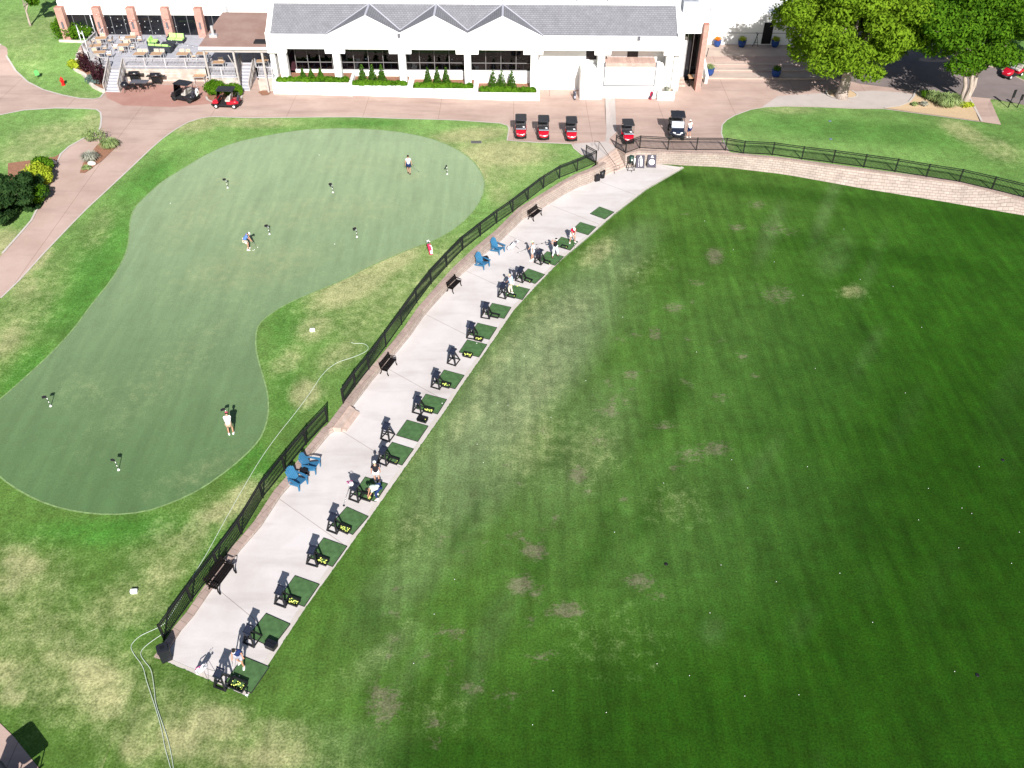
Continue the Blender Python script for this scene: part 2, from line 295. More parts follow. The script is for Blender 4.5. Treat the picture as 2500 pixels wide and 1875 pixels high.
# ------------------------------------------------------------ draped turf sheets
def ellp(lst, zf):
    out = []
    for e in lst:
        cx, cy, rx, ry, a, s = e[:6]; c = zf(cx, cy); px = (zf(cx+4, cy)-c)/4; py = (zf(cx, cy-4)-c)/4
        ca, sa = math.cos(math.radians(a)), math.sin(math.radians(a))
        v1 = (px*ca+py*sa)*rx; v2 = (-px*sa+py*ca)*ry
        out.append((c.x, c.y, np.linalg.inv(np.array([[v1.x, v2.x], [v1.y, v2.y]])), s)+tuple(e[6:]))
    return out
def emask(E_, X, Y):
    t = np.zeros_like(X)
    for e in E_:
        d = np.stack([X-e[0], Y-e[1]]); q = np.tensordot(e[2], d, 1); r = np.sqrt((q**2).sum(0))
        m = np.clip(1.35-r*0.8, 0, 1); m = m*m*(3-2*m); t = np.maximum(t, m*e[3])
    return t
LAWN_DRY = [(860,700,110,38,25,.85),(960,640,80,28,30,.8),(745,960,38,30,30,.85),(830,865,60,30,30,.5),(1225,375,110,32,0,.95),(1150,330,90,18,5,.85),(1160,430,50,30,60,.8),(1110,500,50,24,40,.8),(480,300,60,22,10,.7),
 (620,300,110,12,0,.6),(545,1245,80,22,25,.85),(590,1205,50,20,35,.7),(450,1310,60,30,20,.5),(55,1375,60,30,-20,.8),(20,1420,40,30,0,.7),(230,1650,80,40,-15,.9),(260,1710,50,45,-30,.8),(150,1600,70,30,0,.55),(10,1640,40,40,0,.7),(25,1700,30,25,0,.8),
 (300,1480,110,60,20,.45),(440,1805,60,40,-10,.85),(520,1760,80,40,0,.8),(330,1830,40,30,0,.7),(680,1790,90,35,-5,.5),(680,1845,100,40,5,.8),(560,1850,60,40,0,.6),(20,830,26,55,-35,.7),(60,700,40,30,40,.6),(90,640,50,14,45,.75),
 (240,560,30,60,-30,.35),(140,330,110,30,10,.55),(60,380,70,35,0,.5),(20,600,40,40,0,.9),(230,300,30,30,0,.6),(60,90,60,60,0,.35),(130,60,40,30,0,.4),(200,235,40,12,0,.35),(2350,320,60,20,-25,.65),(2430,360,70,25,-20,.5),
 (1930,268,60,10,0,.5),(2460,250,50,20,0,.4),(1780,350,20,20,0,.4),(400,1400,60,40,30,.5),(700,880,50,25,40,.5),(770,800,50,30,30,.6),(80,1530,120,60,0,.4),(1220,470,30,30,0,.5)]
LAWN_LUSH = [(380,430,60,20,50,.9),(250,620,50,120,-35,.9),(130,760,70,40,45,.8),(760,760,60,60,0,.5),(640,1150,40,25,45,.9),(520,1340,60,22,60,.6),(250,1300,180,30,0,.8),(640,310,90,12,-5,.4),(900,300,90,9,0,.8),(2100,320,300,26,-5,.7),(300,1530,60,25,20,.35),(700,960,30,60,0,.6)]
LAWN_DRY += [(180,1650,230,110,-15,.42),(420,1780,200,100,-10,.42),(60,1420,110,90,0,.35),(1000,680,170,70,30,.4),(900,760,100,60,45,.35),(1190,400,160,60,10,.45),(560,1240,140,40,30,.4),(430,1340,110,70,30,.35),(60,760,60,160,-35,.35)]
RNG_DRY = [(1460,615,50,24,35,.85),(1310,745,60,22,45,.5),(1180,925,40,20,50,.6),(1230,860,70,24,50,.5),(1140,1020,70,25,50,.5),(1300,960,130,60,50,.4),(1370,780,90,40,45,.4),(2080,712,28,14,0,.9),(1440,1100,70,60,50,.4),(1300,1080,60,90,-40,.5),(1010,1290,70,50,45,.35),
 (1060,1730,60,40,0,.2),(1650,1230,60,40,0,.3),(1500,1560,90,60,0,.15),(660,1800,140,50,0,.6),(740,1860,120,40,0,.7),(600,1745,70,30,0,.5),(860,1640,90,10,30,.4),(1000,1120,60,20,45,.4),(1560,660,60,30,30,.3),(920,1600,90,22,40,.3)]
RNG_BARE = [(1410,1160,26,26,0,.75),(1305,1345,36,22,0,.8),(1270,1430,34,28,0,.75),(1385,1490,55,20,0,.75),(1560,1420,40,24,0,.7),(1600,1450,30,12,0,.6),(1110,1545,36,20,0,.5),(940,1720,50,60,0,.6),(1060,1760,30,20,0,.6),(1150,1680,40,24,0,.5),(1360,1268,12,16,0,.6),(1530,1218,10,12,0,.8),
 (1490,1000,16,24,0,.65),(1600,815,18,20,0,.6),(1745,625,24,26,0,.7),(1645,750,28,14,0,.6),(1800,555,22,12,0,.6),(1850,500,24,14,0,.5),(1540,915,24,16,0,.6),(1760,970,24,12,0,.55),(1815,870,14,14,0,.65),(1750,1095,40,22,0,.6),(1690,1110,50,26,0,.45),(1900,560,60,20,-10,.35),(1320,1050,20,12,0,.5),
 (1900,720,50,30,0,.45),(1620,1040,40,14,0,.5),(1460,1075,30,14,0,.5),(1320,1600,40,16,0,.5),(1240,1700,60,20,0,.35),(1370,1800,16,6,0,.7),(1700,690,26,10,0,.5),(1080,1320,12,30,-30,.45)]
RNG_DARK = [(2420,1500,520,900,0,.9),(1900,1850,900,260,0,.8),(1950,590,60,25,0,.5),(2250,640,260,22,-8,.6),(2480,560,200,30,-10,.6),(1100,1850,250,60,0,.8),(900,1500,50,40,0,.45),(1620,430,90,14,-3,.6),(1900,470,260,14,-6,.5),(1640,600,200,30,0,.25),(2050,1000,200,300,0,.35)]  # darker turf patches, plus lens vignette painted into the lower right
RNG_PALE = [(1290,905,330,100,51,.95),(1190,1130,190,90,50,.6),(1010,1390,170,60,45,.35),(1490,650,130,50,42,.55),(1400,1080,200,120,50,.3),(930,1600,120,30,40,.3),(1700,1250,500,200,0,.12),(1800,900,300,200,0,.10),(700,1830,240,70,0,.6)]
sm = lambda t: np.clip(t, 0, 1)**2*(3-2*np.clip(t, 0, 1))
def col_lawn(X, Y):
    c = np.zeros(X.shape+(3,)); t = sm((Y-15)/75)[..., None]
    c[:] = np.array([0.070, 0.140, 0.024])*(1-t)+np.array([0.165, 0.285, 0.080])*t  # lawn brightens with distance, partly lens vignette painted into the grass colour
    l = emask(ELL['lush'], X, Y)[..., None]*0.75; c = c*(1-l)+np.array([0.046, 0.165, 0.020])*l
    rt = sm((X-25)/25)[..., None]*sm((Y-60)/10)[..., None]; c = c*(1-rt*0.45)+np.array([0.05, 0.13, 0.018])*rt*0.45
    return c, emask(ELL['dry'], X, Y), np.zeros_like(X), np.full_like(X, 0.12)
def col_range(X, Y):
    c = np.zeros(X.shape+(3,))
    E_ = ELL['edge']; d = np.full(X.shape, 1e9)
    for (x0, y0), (x1, y1) in zip(E_[:-1], E_[1:]):
        vx, vy = x1-x0, y1-y0; t = np.clip(((X-x0)*vx+(Y-y0)*vy)/(vx*vx+vy*vy), 0, 1); d = np.minimum(d, np.hypot(X-x0-t*vx, Y-y0-t*vy))
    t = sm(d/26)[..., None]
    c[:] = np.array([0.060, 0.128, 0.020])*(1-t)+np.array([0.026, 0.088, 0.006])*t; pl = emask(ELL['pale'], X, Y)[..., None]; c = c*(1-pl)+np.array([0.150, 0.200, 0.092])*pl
    dk = emask(ELL['dark'], X, Y)[..., None]; c = c*(1-dk)+np.array([0.013, 0.050, 0.002])*dk
    lw = sm((-4-X)/8)*sm((26-Y)/4); lc, ld = col_lawn(X, Y)[:2]; c = c*(1-lw[..., None])+lc*lw[..., None]
    return c, np.maximum(emask(ELL['rdry'], X, Y)*.55*(1-lw), ld*lw), emask(ELL['bare'], X, Y), np.full_like(X, 0.34)
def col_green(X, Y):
    t = sm((Y-24)/58)[..., None]; c = np.zeros(X.shape+(3,)); c[:] = np.array([0.074, 0.140, 0.052])*(1-t)+np.array([0.25, 0.325, 0.19])*t  # far end lighter: partly backscattered sunlight painted into the turf colour
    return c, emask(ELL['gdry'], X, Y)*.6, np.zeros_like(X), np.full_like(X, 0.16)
def sheet(name, poly, zf, m, off=0.0, step=None, cf=None, kind='structure', inner=None, **kw):
    P = [Vector((p[0], p[1])) for p in poly]; n = len(P); pts = list(P)
    def dense(step):
        xs = np.array([p.x for p in P]); ys = np.array([p.y for p in P])
        x0, x1, y0, y1 = inner or (xs.min(), xs.max(), ys.min(), ys.max())
        gx, gy = np.meshgrid(np.arange(x0, x1, step), np.arange(y0, y1, step)); gx = gx+rng.uniform(-.2, .2, gx.shape)*step; gy = gy+rng.uniform(-.2, .2, gy.shape)*step
        gx = gx.ravel(); gy = gy.ravel()
        # keep only points that the photo can roughly see
        k = np.abs(gx) < gy*0.60+16; gx = gx[k]; gy = gy[k]
        ins = np.zeros(gx.shape, bool); dm = np.full(gx.shape, 1e9)
        for i in range(n):
            x0, y0, x1, y1 = P[i].x, P[i].y, P[(i+1) % n].x, P[(i+1) % n].y
            cnd = ((y0 > gy) != (y1 > gy)); xi = (x1-x0)*(gy-y0)/((y1-y0) if y1 != y0 else 1e-9)+x0; ins ^= cnd & (gx < xi)
            L2 = (x1-x0)**2+(y1-y0)**2+1e-12; t = np.clip(((gx-x0)*(x1-x0)+(gy-y0)*(y1-y0))/L2, 0, 1); dm = np.minimum(dm, np.hypot(gx-x0-t*(x1-x0), gy-y0-t*(y1-y0)))
        k = ins & (dm > step*0.3); return [Vector((a, b)) for a, b in zip(gx[k], gy[k])]
    if step: pts += dense(step)
    vs, es, fs, *_ = delaunay_2d_cdt(pts, [(i, (i+1) % n) for i in range(n)], [], 1, 1e-5)
    mb = MB(); mb.add([(v.x, v.y, zf(v.x, v.y)+off) for v in vs], [tuple(f) for f in fs])
    o = mb.build(name, m, kind=kind, **kw); me = o.data
    bm = bmesh.new(); bm.from_mesh(me); bmesh.ops.recalc_face_normals(bm, faces=bm.faces)
    if sum(f.normal.z for f in bm.faces) < 0: bmesh.ops.reverse_faces(bm, faces=bm.faces)
    bm.to_mesh(me); bm.free()
    if cf:
        k = len(me.vertices); co = np.empty(k*3); me.vertices.foreach_get('co', co); co = co.reshape(-1, 3)
        c, dr, ba, st = cf(co[:, 0], co[:, 1])
        a = me.color_attributes.new('Col', 'FLOAT_COLOR', 'POINT'); a.data.foreach_set('color', np.column_stack([c, np.ones(k)]).ravel())
        a = me.color_attributes.new('Msk', 'FLOAT_COLOR', 'POINT'); a.data.foreach_set('color', np.column_stack([dr, ba, st, np.ones(k)]).ravel())
    return o
def strip(name, line, w0, w1, zf, m, off, **kw):   # ribbon along a world polyline, from offset w0 to w1 (left positive)
    L = [Vector((p[0], p[1])) for p in line]; mb = MB(); k = []
    for i, p in enumerate(L):
        d = (L[min(i+1, len(L)-1)]-L[max(i-1, 0)]).normalized(); nrm = Vector((-d.y, d.x)); a = p+nrm*w0; b = p+nrm*w1
        k += [(a.x, a.y, zf(a.x, a.y)+off), (b.x, b.y, zf(b.x, b.y)+off)]
    mb.add(k, [(2*i, 2*i+2, 2*i+3, 2*i+1) for i in range(len(L)-1)]); o = mb.build(name, m, **kw)
    bm = bmesh.new(); bm.from_mesh(o.data); 
    if sum(f.normal.z for f in bm.faces) < 0: bmesh.ops.reverse_faces(bm, faces=bm.faces)
    bm.to_mesh(o.data); bm.free(); return o
def smooth(pts, k=2, closed=False):
    for _ in range(k):
        q = []; n = len(pts)
        for i in range(n if closed else n-1):
            a = Vector(pts[i]); b = Vector(pts[(i+1) % n]); q += [a*.75+b*.25, a*.25+b*.75]
        if not closed: q = [Vector(pts[0])]+q+[Vector(pts[-1])]
        pts = q
    return pts
# deck outline
EDGE = [(604,1701),(646,1637),(746,1484),(851,1338),(960,1183),(1100,984),(1116.5,957),(1200,838),(1254,758),(1315,692),(1373,632),(1440,576),(1500,523),(1580,461),(1670,409)]
WALLB = [(394,1611),(416,1581),(443,1539),(474,1503),(510,1450),(553,1390),(586,1345),(637.5,1285.6),(687,1210),(712.6,1181.5),(763,1111),(805,1060),(814,1055),(880,968),(910,928),(974,854),(1001,821),(1034,773),(1062,741),(1120,677),(1174,628),(1221,590),(1274,538),(1350,492),(1374,477),(1410,458),(1443,446),(1478,428)]
STB = [(1478,428),(1527,410)]; STT = [(1457,396),(1503,361)]
WALLR = [(1527,410),(1604,400),(1677,404.5),(1765,408),(1917,426),(2100,459),(2300,491.6),(2500,526),(2700,562)]
WALLT = [(1527,376),(1562,368.5),(1680,374),(1765,376),(1900,388),(2034,406.6),(2184,426.5),(2344,448),(2500,488),(2700,535)]
edgeW = [GD(*p) for p in EDGE]; g_ = random.Random(5)
for k in range(70):
    px, py = g_.uniform(900, 2500), g_.uniform(430, 1860)
    if px-1250 > (935-py)*.80+60: (RNG_DARK if k % 5 < 3 else RNG_PALE).append((px, py, g_.uniform(25, 110), g_.uniform(10, 35), g_.uniform(50, 80), g_.uniform(.2, .5) if k % 5 < 3 else g_.uniform(.10, .24)))
for k in range(70):
    f = g_.random(); px = 1820-870*f+g_.gauss(0, 110); py = 520+1230*f+g_.gauss(0, 70); q_ = .5+.9*f
    if px-1250 > (935-py)*.80+80: RNG_BARE.append((px, py, g_.uniform(8, 26)*q_, g_.uniform(5, 13)*q_, g_.uniform(-30, 30), g_.uniform(.35, .7)))
LAWN_LUSH += [(225,690,40,150,-38,.9),(60,900,90,30,45,.9),(330,1290,200,26,5,.9),(600,1130,60,24,50,.8),(700,800,40,60,0,.6),(690,900,30,50,0,.7),(360,440,30,90,-55,.8),(780,700,70,14,30,.6)]
ELL = {'edge': [(p.x, p.y) for p in edgeW]}
ELL['dry'] = ellp(LAWN_DRY, GU); ELL['lush'] = ellp(LAWN_LUSH, GU); ELL['rdry'] = ellp(RNG_DRY, G); ELL['bare'] = ellp([(a, b, c*.85, d*.8, e, f) for a, b, c, d, e, f in RNG_BARE], G); ELL['dark'] = ellp(RNG_DARK, G); ELL['pale'] = ellp(RNG_PALE, G); ELL['gdry'] = ellp([(620,650,170,50,10,.42),(760,520,220,40,5,.34),(480,520,110,50,40,.35),(950,640,80,16,20,.5),(560,440,60,20,0,.3),(600,600,30,14,0,.5),(997,430,40,12,0,.45),(420,900,200,40,40,.25),(500,1150,120,20,20,.3),(200,950,60,40,0,.25),(870,400,120,30,0,.28)], GU)
wb = [G(*p, DK) for p in WALLB]
def offs(line, d):
    out = []
    for i, p in enumerate(line):
        t = (line[min(i+1, len(line)-1)]-line[max(i-1, 0)]); t.z = 0; t.normalize(); out.append(Vector((p.x-t.y*d, p.y+t.x*d, p.z)))
    return out
wtop = offs(wb, 0.06); wcapb = offs(wb, 0.42)          # wall top edge and back of its cap (towards the lawn)
stt = [G(*p, 1.3) for p in STT]; wtr = [GU(*p) for p in WALLT]; wrb = [G(*p, 0.0) for p in WALLR]
# upper lawn: one sheet beyond the wall line
up = [(-260, -60), (wcapb[0].x-1.0, -60)]+[(wcapb[0].x-0.6, wcapb[0].y-3)]+[(p.x, p.y) for p in wcapb[:-1]]+[(stt[0].x-.02, stt[0].y), (stt[1].x, stt[1].y+.02)]+[(p.x, p.y+0.3) for p in wtr]+[(300, wtr[-1].y-90), (300, 400), (-260, 400)]
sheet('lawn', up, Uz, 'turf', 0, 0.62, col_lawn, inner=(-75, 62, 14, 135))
lo = [(-200, -80), (400, -80), (400, 95), (-200, 95)]
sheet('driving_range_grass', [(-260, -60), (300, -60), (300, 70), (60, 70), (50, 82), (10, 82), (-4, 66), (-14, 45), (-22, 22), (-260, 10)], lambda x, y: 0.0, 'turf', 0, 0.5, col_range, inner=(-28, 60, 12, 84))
# putting green
GREEN = [(1000,609),(904,650),(836,686),(746,722),(687,749),(642,781),(626,803),(624,849),(633,889),(646,930),(655.5,971),(655.5,1016),(642,1061),(619,1093),(565,1142.5),(488,1197),(420,1228),(352.6,1251),(271,1258),(190,1251),(117.5,1233),(58.8,1206),(0,1167),(-50,1110),(-65,1050),(-45,1010),(0,975),(27,952.6),(67.8,916),(126.6,862),(181,803),(226,740),(271,686),(298,640.7),(312,604.5),(316,570),(317,540),(327,508.6),(360,475),(400,440),(450,410),(505,376),(565,350),(655,330),(746,316),(859,313),(961,320),(1040,334.5),(1107.6,359.4),(1153,390),(1181,429.5),(1184.5,463),(1164,508.6),(1119,554),(1062,588)]
gw = smooth([GU(*p).to_2d() for p in GREEN], 1, True)
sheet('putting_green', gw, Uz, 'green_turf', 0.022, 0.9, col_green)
mat('collar_grass', (0.17, 0.26, 0.10), 0.95, 0.3, 4)
strip('green_collar', gw+[gw[0]], -0.05, 0.05, Uz, 'collar_grass', 0.03, kind='structure')
# cart paths and forecourt
ROAD = [(-200,1010),(0,728),(46,684),(104,620),(168,552.7),(210,510),(260,464),(320,408),(364,366),(395,339),(426,316.6),(457,299),(488,289),(515,284.7),(611,287.6),(800,285.7),(871,285.7),(949,288.6),(1060,291.5),(1115.8,293.4),(1222,301),(1241,307),(1244.7,315),(1239.4,343),(1302,347),(1396,351),(1403,362),(1424,379),(1457,396),(1503,361),(1527,374),(1562,366),(1680,371),(1781,373),(1768,352),(1760,325),(1762,305),(1773.6,293),(1793,282),(1831.5,268),(1870,261.4),(1918,259.5),(1995,261.4),(2080,265),(2159,266),(2390,297),(2444,305),(2417,243),(2442,242),(2500,256.6),(2800,330),(2800,215),(2500,196),(2441,168),(2300,120),(2200,60),(2150,-60),(-300,-60),(-300,480),(-60,660)]
sheet('road', [GU(*p).to_2d() for p in ROAD], Uz, 'road_concrete', 0.02, 1.0)
asp = [(2100,205),(2230,222),(2365,236),(2417,241),(2500,256),(2800,330),(2800,217),(2500,198),(2441,170),(2300,122),(2200,62),(2165,-30),(2020,-30),(1990,120),(2040,190)]
sheet('parking_asphalt', [GU(*p).to_2d() for p in asp], Uz, 'asphalt', 0.03, 1.2)
sheet('patio_slab', [GU(*p).to_2d() for p in [(256,224),(297,227),(300,205),(520,212),(590,226),(560,250),(420,262),(300,258),(262,240)]], Uz, 'red_patio', 0.03, 1.2)
sheet('pale_walk', [GU(*p).to_2d() for p in [(1477,226),(1480.5,320),(1478,346),(1400,351.5),(1403,360),(1425,378),(1457,395),(1503,361),(1504.6,320),(1501,226)]], Uz, 'pale_slab', 0.03, 1.0)
sheet('pale_drive', [GU(*p).to_2d() for p in [(1900,235),(1990,229),(2130,222),(2200,226),(2230,232),(2215,250),(2190,260),(2159,265),(2080,264),(1995,260.5),(1918,258.5),(1860,262)]], Uz, 'pale_slab', 0.036, 1.0)
# lawn islands lying on the paving
ISL = {'hydrant_lawn': [(-60,40),(0,108),(19.3,143),(38.6,173.6),(67.5,200.6),(106,220),(154,233.4),(193,241),(227.6,243),(245,239),(254.6,227.6),(236,219),(215,200),(180,165),(190,130),(200,108),(262,80),(262,-60),(-60,-60)],
 'left_lawn': [(-200,300),(0,281.6),(58,270),(135,265),(200,266),(236,268),(246,276),(248,290),(246,309.6),(240,322),(212,334.7),(169.8,358),(148.5,377),(139,396.5),(133,410),(123.5,425),(114,454),(104,485),(77,539),(52,568),(6,620),(-200,900)]}
for k, p in ISL.items():
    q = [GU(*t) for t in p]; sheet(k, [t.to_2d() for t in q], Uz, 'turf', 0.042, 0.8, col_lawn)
    strip('kerb', [t.to_2d() for t in q[(1 if k[0] == 'h' else 1):(11 if k[0] == 'h' else 21)]], -0.09, 0.09, Uz, 'kerb_concrete', 0.06, kind='structure')
rw = [GU(*t).to_2d() for t in ROAD[1:28]]; strip('path_edge', rw, -0.13, 0.0, Uz, 'kerb_concrete', 0.032, kind='structure')
rw = [GU(*t).to_2d() for t in ROAD[32:46]]; strip('path_edge', rw, -0.1, 0.02, Uz, 'kerb_concrete', 0.032, kind='structure')
# planting beds on the paving
def bed(name, p, m, off=0.05):
    sheet(name, [GU(*t).to_2d() for t in p], Uz, m, off+.02, 1.2)
bed('bed_triangle', [(195,423.5),(208,423.5),(251,392.6),(293,351),(285.5,344),(260,340.5),(237,356),(204.5,398)], 'mulch')
bed('bed_left', [(135,384),(146,377),(139,396),(135,408),(123.5,423.5),(114,454),(100,480),(60,500),(20,480),(20,400),(80,392)], 'mulch', 0.05)
bed('bed_east', [(2159,265.3),(2196,260.5),(2219,251),(2230.5,237),(2234,225),(2244,222),(2300,230),(2365.5,237),(2390.6,297)], 'decomposed_granite', 0.05)
bed('tree_bed', [(2016,222),(2040,221),(2080,223),(2092,232),(2088,238),(2070,241),(2035,240),(2020,232)], 'decomposed_granite', 0.05)
strip('kerb', [GU(*t).to_2d() for t in [(2159,265.3),(2196,260.5),(2219,251),(2230.5,237),(2234,225),(2244,222),(2300,230),(2365.5,237),(2396,298)]], -0.1, 0.1, Uz, 'kerb_concrete', 0.11, kind='structure')
strip('kerb', smooth([GU(*t).to_2d() for t in [(2016,222),(2018,233),(2035,241),(2070,242),(2090,239),(2094,232),(2080,223)]], 1), -0.1, 0.1, Uz, 'kerb_concrete', 0.11, kind='structure')
# range deck
dk = [p.to_2d() for p in edgeW]+[G(*p, DK).to_2d() for p in [(1604,400)]]+[G(*STB[1], DK).to_2d(), G(*STB[0], DK).to_2d()]+[p.to_2d() for p in wb[::-1]]+[GD(376,1603).to_2d()]
rd = sheet('range_deck', dk, lambda x, y: DK, 'deck_concrete')
MB().add([], []) ; m_ = MB(); nd_ = len(dk); m_.add([(p.x, p.y, -0.1) for p in dk]+[(p.x, p.y, DK-0.001) for p in dk], [(i, (i+1) % nd_, nd_+(i+1) % nd_, nd_+i) for i in range(nd_)]); m_.build('range_deck_edge', 'kerb_concrete', kind='structure')
strip('kerb', [p.to_2d() for p in edgeW], 0.0, 0.30, lambda x, y: DK, 'kerb_concrete', 0.006, kind='structure')
strip('kerb', [GD(376,1603).to_2d(), GD(604,1700).to_2d()], 0.0, 0.2, lambda x, y: DK, 'kerb_concrete', 0.008, kind='structure')
def resamp(line, n):
    d = [0]
    for a, b in zip(line[:-1], line[1:]): d.append(d[-1]+(b-a).length)
    out = []
    for k in range(n):
        s = d[-1]*k/(n-1); i = max(j for j in range(len(d)) if d[j] <= s+1e-9); i = min(i, len(line)-2); f = (s-d[i])/(d[i+1]-d[i]); out.append(line[i].lerp(line[i+1], f))
    return out
def ragged(line, m, z, lo_, hi_, **kw):
    L = resamp([Vector((p[0], p[1], 0)) for p in line], int(sum((Vector(b[:2])-Vector(a[:2])).length for a, b in zip(line[:-1], line[1:]))/.12)); m_ = MB(); k = []
    for i, p in enumerate(L):
        d = (L[min(i+1, len(L)-1)]-L[max(i-1, 0)]).normalized(); nrm = Vector((-d.y, d.x, 0)); a = p-nrm*.05; b = p+nrm*max(0.0, random.gauss(lo_, hi_)); k += [(a.x, a.y, z), (b.x, b.y, z)]
    m_.add(k, [(2*i, 2*i+2, 2*i+3, 2*i+1) for i in range(len(L)-1)]); return m_.build('edge_grass', m, **kw)
# ------------------------------------------------------------ retaining walls
def uvq(o, per):
    me = o.data; uv = me.uv_layers.new(name='UVMap')
    for p in me.polygons:
        n = p.normal; side = abs(n.z) < 0.6
        for li in p.loop_indices:
            v = me.vertices[me.loops[li].vertex_index].co; u = v.x*per[0]+v.y*per[1]
            uv.data[li].uv = (u, v.z if side else (-v.x*per[1]+v.y*per[0]))
def wall(name, B, T, Cb, lab):
    t = thing(name, B[len(B)//2], 0, lab, 'retaining wall'); l = t.location
    mb = MB(); n = len(B); vs = []
    for i in range(n): vs += [Vector((B[i].x, B[i].y, 0.0))-l, Vector((T[i].x, T[i].y, Uz(T[i].x, T[i].y)))-l]
    mb.add(vs, [(2*i, 2*i+2, 2*i+3, 2*i+1) for i in range(n-1)]); o = mb.build('block_face', 'block_wall', t)
    d = (B[-1]-B[0]).normalized(); uvq(o, (d.x, d.y))
    mb = MB(); vs = []
    for i in range(n):
        e = (T[i]-Cb[i]); e.z = 0; e.normalize(); f = T[i]+e*0.05; zt = max(Uz(T[i].x, T[i].y), DK+0.02)
        vs += [Vector((f.x, f.y, zt-0.07))-l, Vector((f.x, f.y, zt+0.05))-l, Vector((Cb[i].x, Cb[i].y, zt+0.05))-l, Vector((Cb[i].x, Cb[i].y, zt-0.12))-l]
    mb.add(vs, [(4*i+j, 4*i+4+j, 4*i+4+(j+1) % 4, 4*i+(j+1) % 4) for i in range(n-1) for j in range(4)]+[(0, 1, 2, 3), tuple(4*(n-1)+j for j in (3, 2, 1, 0))])
    o = mb.build('cap_course', 'cap_stone', t); uvq(o, (d.x, d.y))
wall('retaining_wall', wb, wtop, wcapb, 'long low tan block retaining wall between putting green fence and hitting deck')
mat('edge_green', (0.050, 0.115, 0.016), 0.95, 0.35, 8)
ragged([(p.x, p.y) for p in edgeW], 'edge_green', DK+.012, .0, .02, kind='stuff', lab='grass creeping over the range side kerb', cat='grass'); ragged([tuple(GD(376,1603)[:2]), tuple(GD(604,1701)[:2])], 'edge_green', DK+.013, .0, .022, kind='stuff', lab='grass creeping over the near end kerb of the deck', cat='grass')
sc0 = Vector((stt[1].x, stt[1].y, 0)); wall('retaining_wall', [sc0, wrb[0]], [sc0+Vector((.02, .02, 0)), Vector((wtr[0].x, wtr[0].y, 0))], [sc0+Vector((.35, .12, 0)), wtr[0]+Vector((.4, .3, 0))], 'short block wall piece closing the right side of the garden steps')
rb = resamp([Vector((p.x, p.y, 0)) for p in wrb], 30); rt = resamp([Vector((p.x, p.y, 0)) for p in wtr], 30)
wall('retaining_wall', rb, rt, [p+Vector((0.05, 0.38, 0)) for p in rt], 'tall tan block retaining wall curving along the far edge of the driving range')
# garden steps
st = thing('garden_steps', G(*STB[0], DK), 0, 'short flight of pale stone steps with handrail between road and hitting deck', 'steps')
b0, b1 = G(*STB[0], DK), G(*STB[1], DK); t0, t1 = stt; N = 7; l = st.location
for k in range(N):
    f = k/N; z = DK+(1.30-DK)*(k+1)/N; a = b0.lerp(t0, f); b = b1.lerp(t1, f); c = b1.lerp(t1, 1.0)+Vector((0.0, 0.25, 0)); d = b0.lerp(t0, 1.0)+Vector((0, .25, 0))
    q = [p-l for p in (a, b, c, d)]; MB().prism([(p.x, p.y) for p in q], -DK-0.05, z-DK+0.001*k).build('step', 'step_stone', st)
rail = [(1472,375,0,1),(1460,347,0,0)]
r0 = G(1460,372,1.32); r1 = GD(1501,425)+Vector((-.05, 0, .1)); hr = MB()
up9 = Vector((0, 0, 0.9)); A = G(1461,368,1.32); Bq = G(1500,424,DK)
hr.tube([A-l, A-l+up9], .022).tube([Bq-l, Bq-l+up9], .022).tube([A-l+Vector((-.35, .1, .6)), A-l+Vector((-.4, .12, .92)), A-l+up9, Bq-l+up9, Bq-l+Vector((.4, -.1, .85)), Bq-l+Vector((.38, -.1, .5)), Bq-l+Vector((0, 0, .45))], .022)
hr.build('handrail', 'black_metal', st)
# small steps through the fence gap
gs = thing('garden_steps', GD(845,1054), 0, 'two low stone steps at the gap in the black fence', 'steps'); l = gs.location
q = [GD(878,1010)-l, GD(845,1054)-l, GD(819,1046)-l, GD(854,998)-l]; MB().prism([(p.x, p.y) for p in q], -.06, .17).build('step', 'step_stone', gs)
q = [G(867,1000,.38)-l, G(832,1047,.38)-l, G(805,1044,.38)-l, G(846,985,.38)-l]; MB().prism([(p.x, p.y) for p in q], -.06, .36).build('step', 'step_stone', gs)
# ------------------------------------------------------------ fences
def fence(name, bases, lab, h=1.22, gap=.105):
    t = thing(name, bases[0], 0, lab, 'fence'); l = t.location
    for p in bases: MB().bb(-.045, .045, -.045, .045, -.12, h+.05).build('post', 'black_metal', t, p-l)
    for a, b in zip(bases[:-1], bases[1:]):
        a = a-l; b = b-l; mb = MB(); d = b-a
        for z in (.08, h-.16, h): mb.bar(a+Vector((0, 0, z)), b+Vector((0, 0, z)), .05, .05)
        n = max(2, int(d.length/gap))
        for k in range(1, n):
            p = a+d*k/n; mb.bar(p+Vector((0, 0, .05)), p+Vector((0, 0, h)), .026)
        mb.build('picket_panel', 'black_metal', t)
    return t
def gz(p, w=1): return GU(*p, 0.02)
F1 = [(401,1559.7),(468,1466.6),(532,1383.5),(590,1303),(642,1215),(696,1148),(748,1085),(800,1029)]
F2 = [(838.5,985),(867,944),(901,902),(942.6,845.7),(981,792),(1018,739),(1053,692.7),(1091,651),(1130,610),(1173,576),(1213,545),(1252,517.5),(1289,488.6),(1327,459.4),(1366,435),(1409,418),(1454.7,399)]
fence('metal_fence', [gz(p) for p in F1], 'near run of black metal picket fence, left of the low stone step gap')
fence('metal_fence', [gz(p) for p in F2], 'long black picket fence run from the step gap up to the garden steps')
fence('metal_fence', [gz((1454.7,399)), gz((1430,385))], 'single short black fence panel at the top of the garden steps')
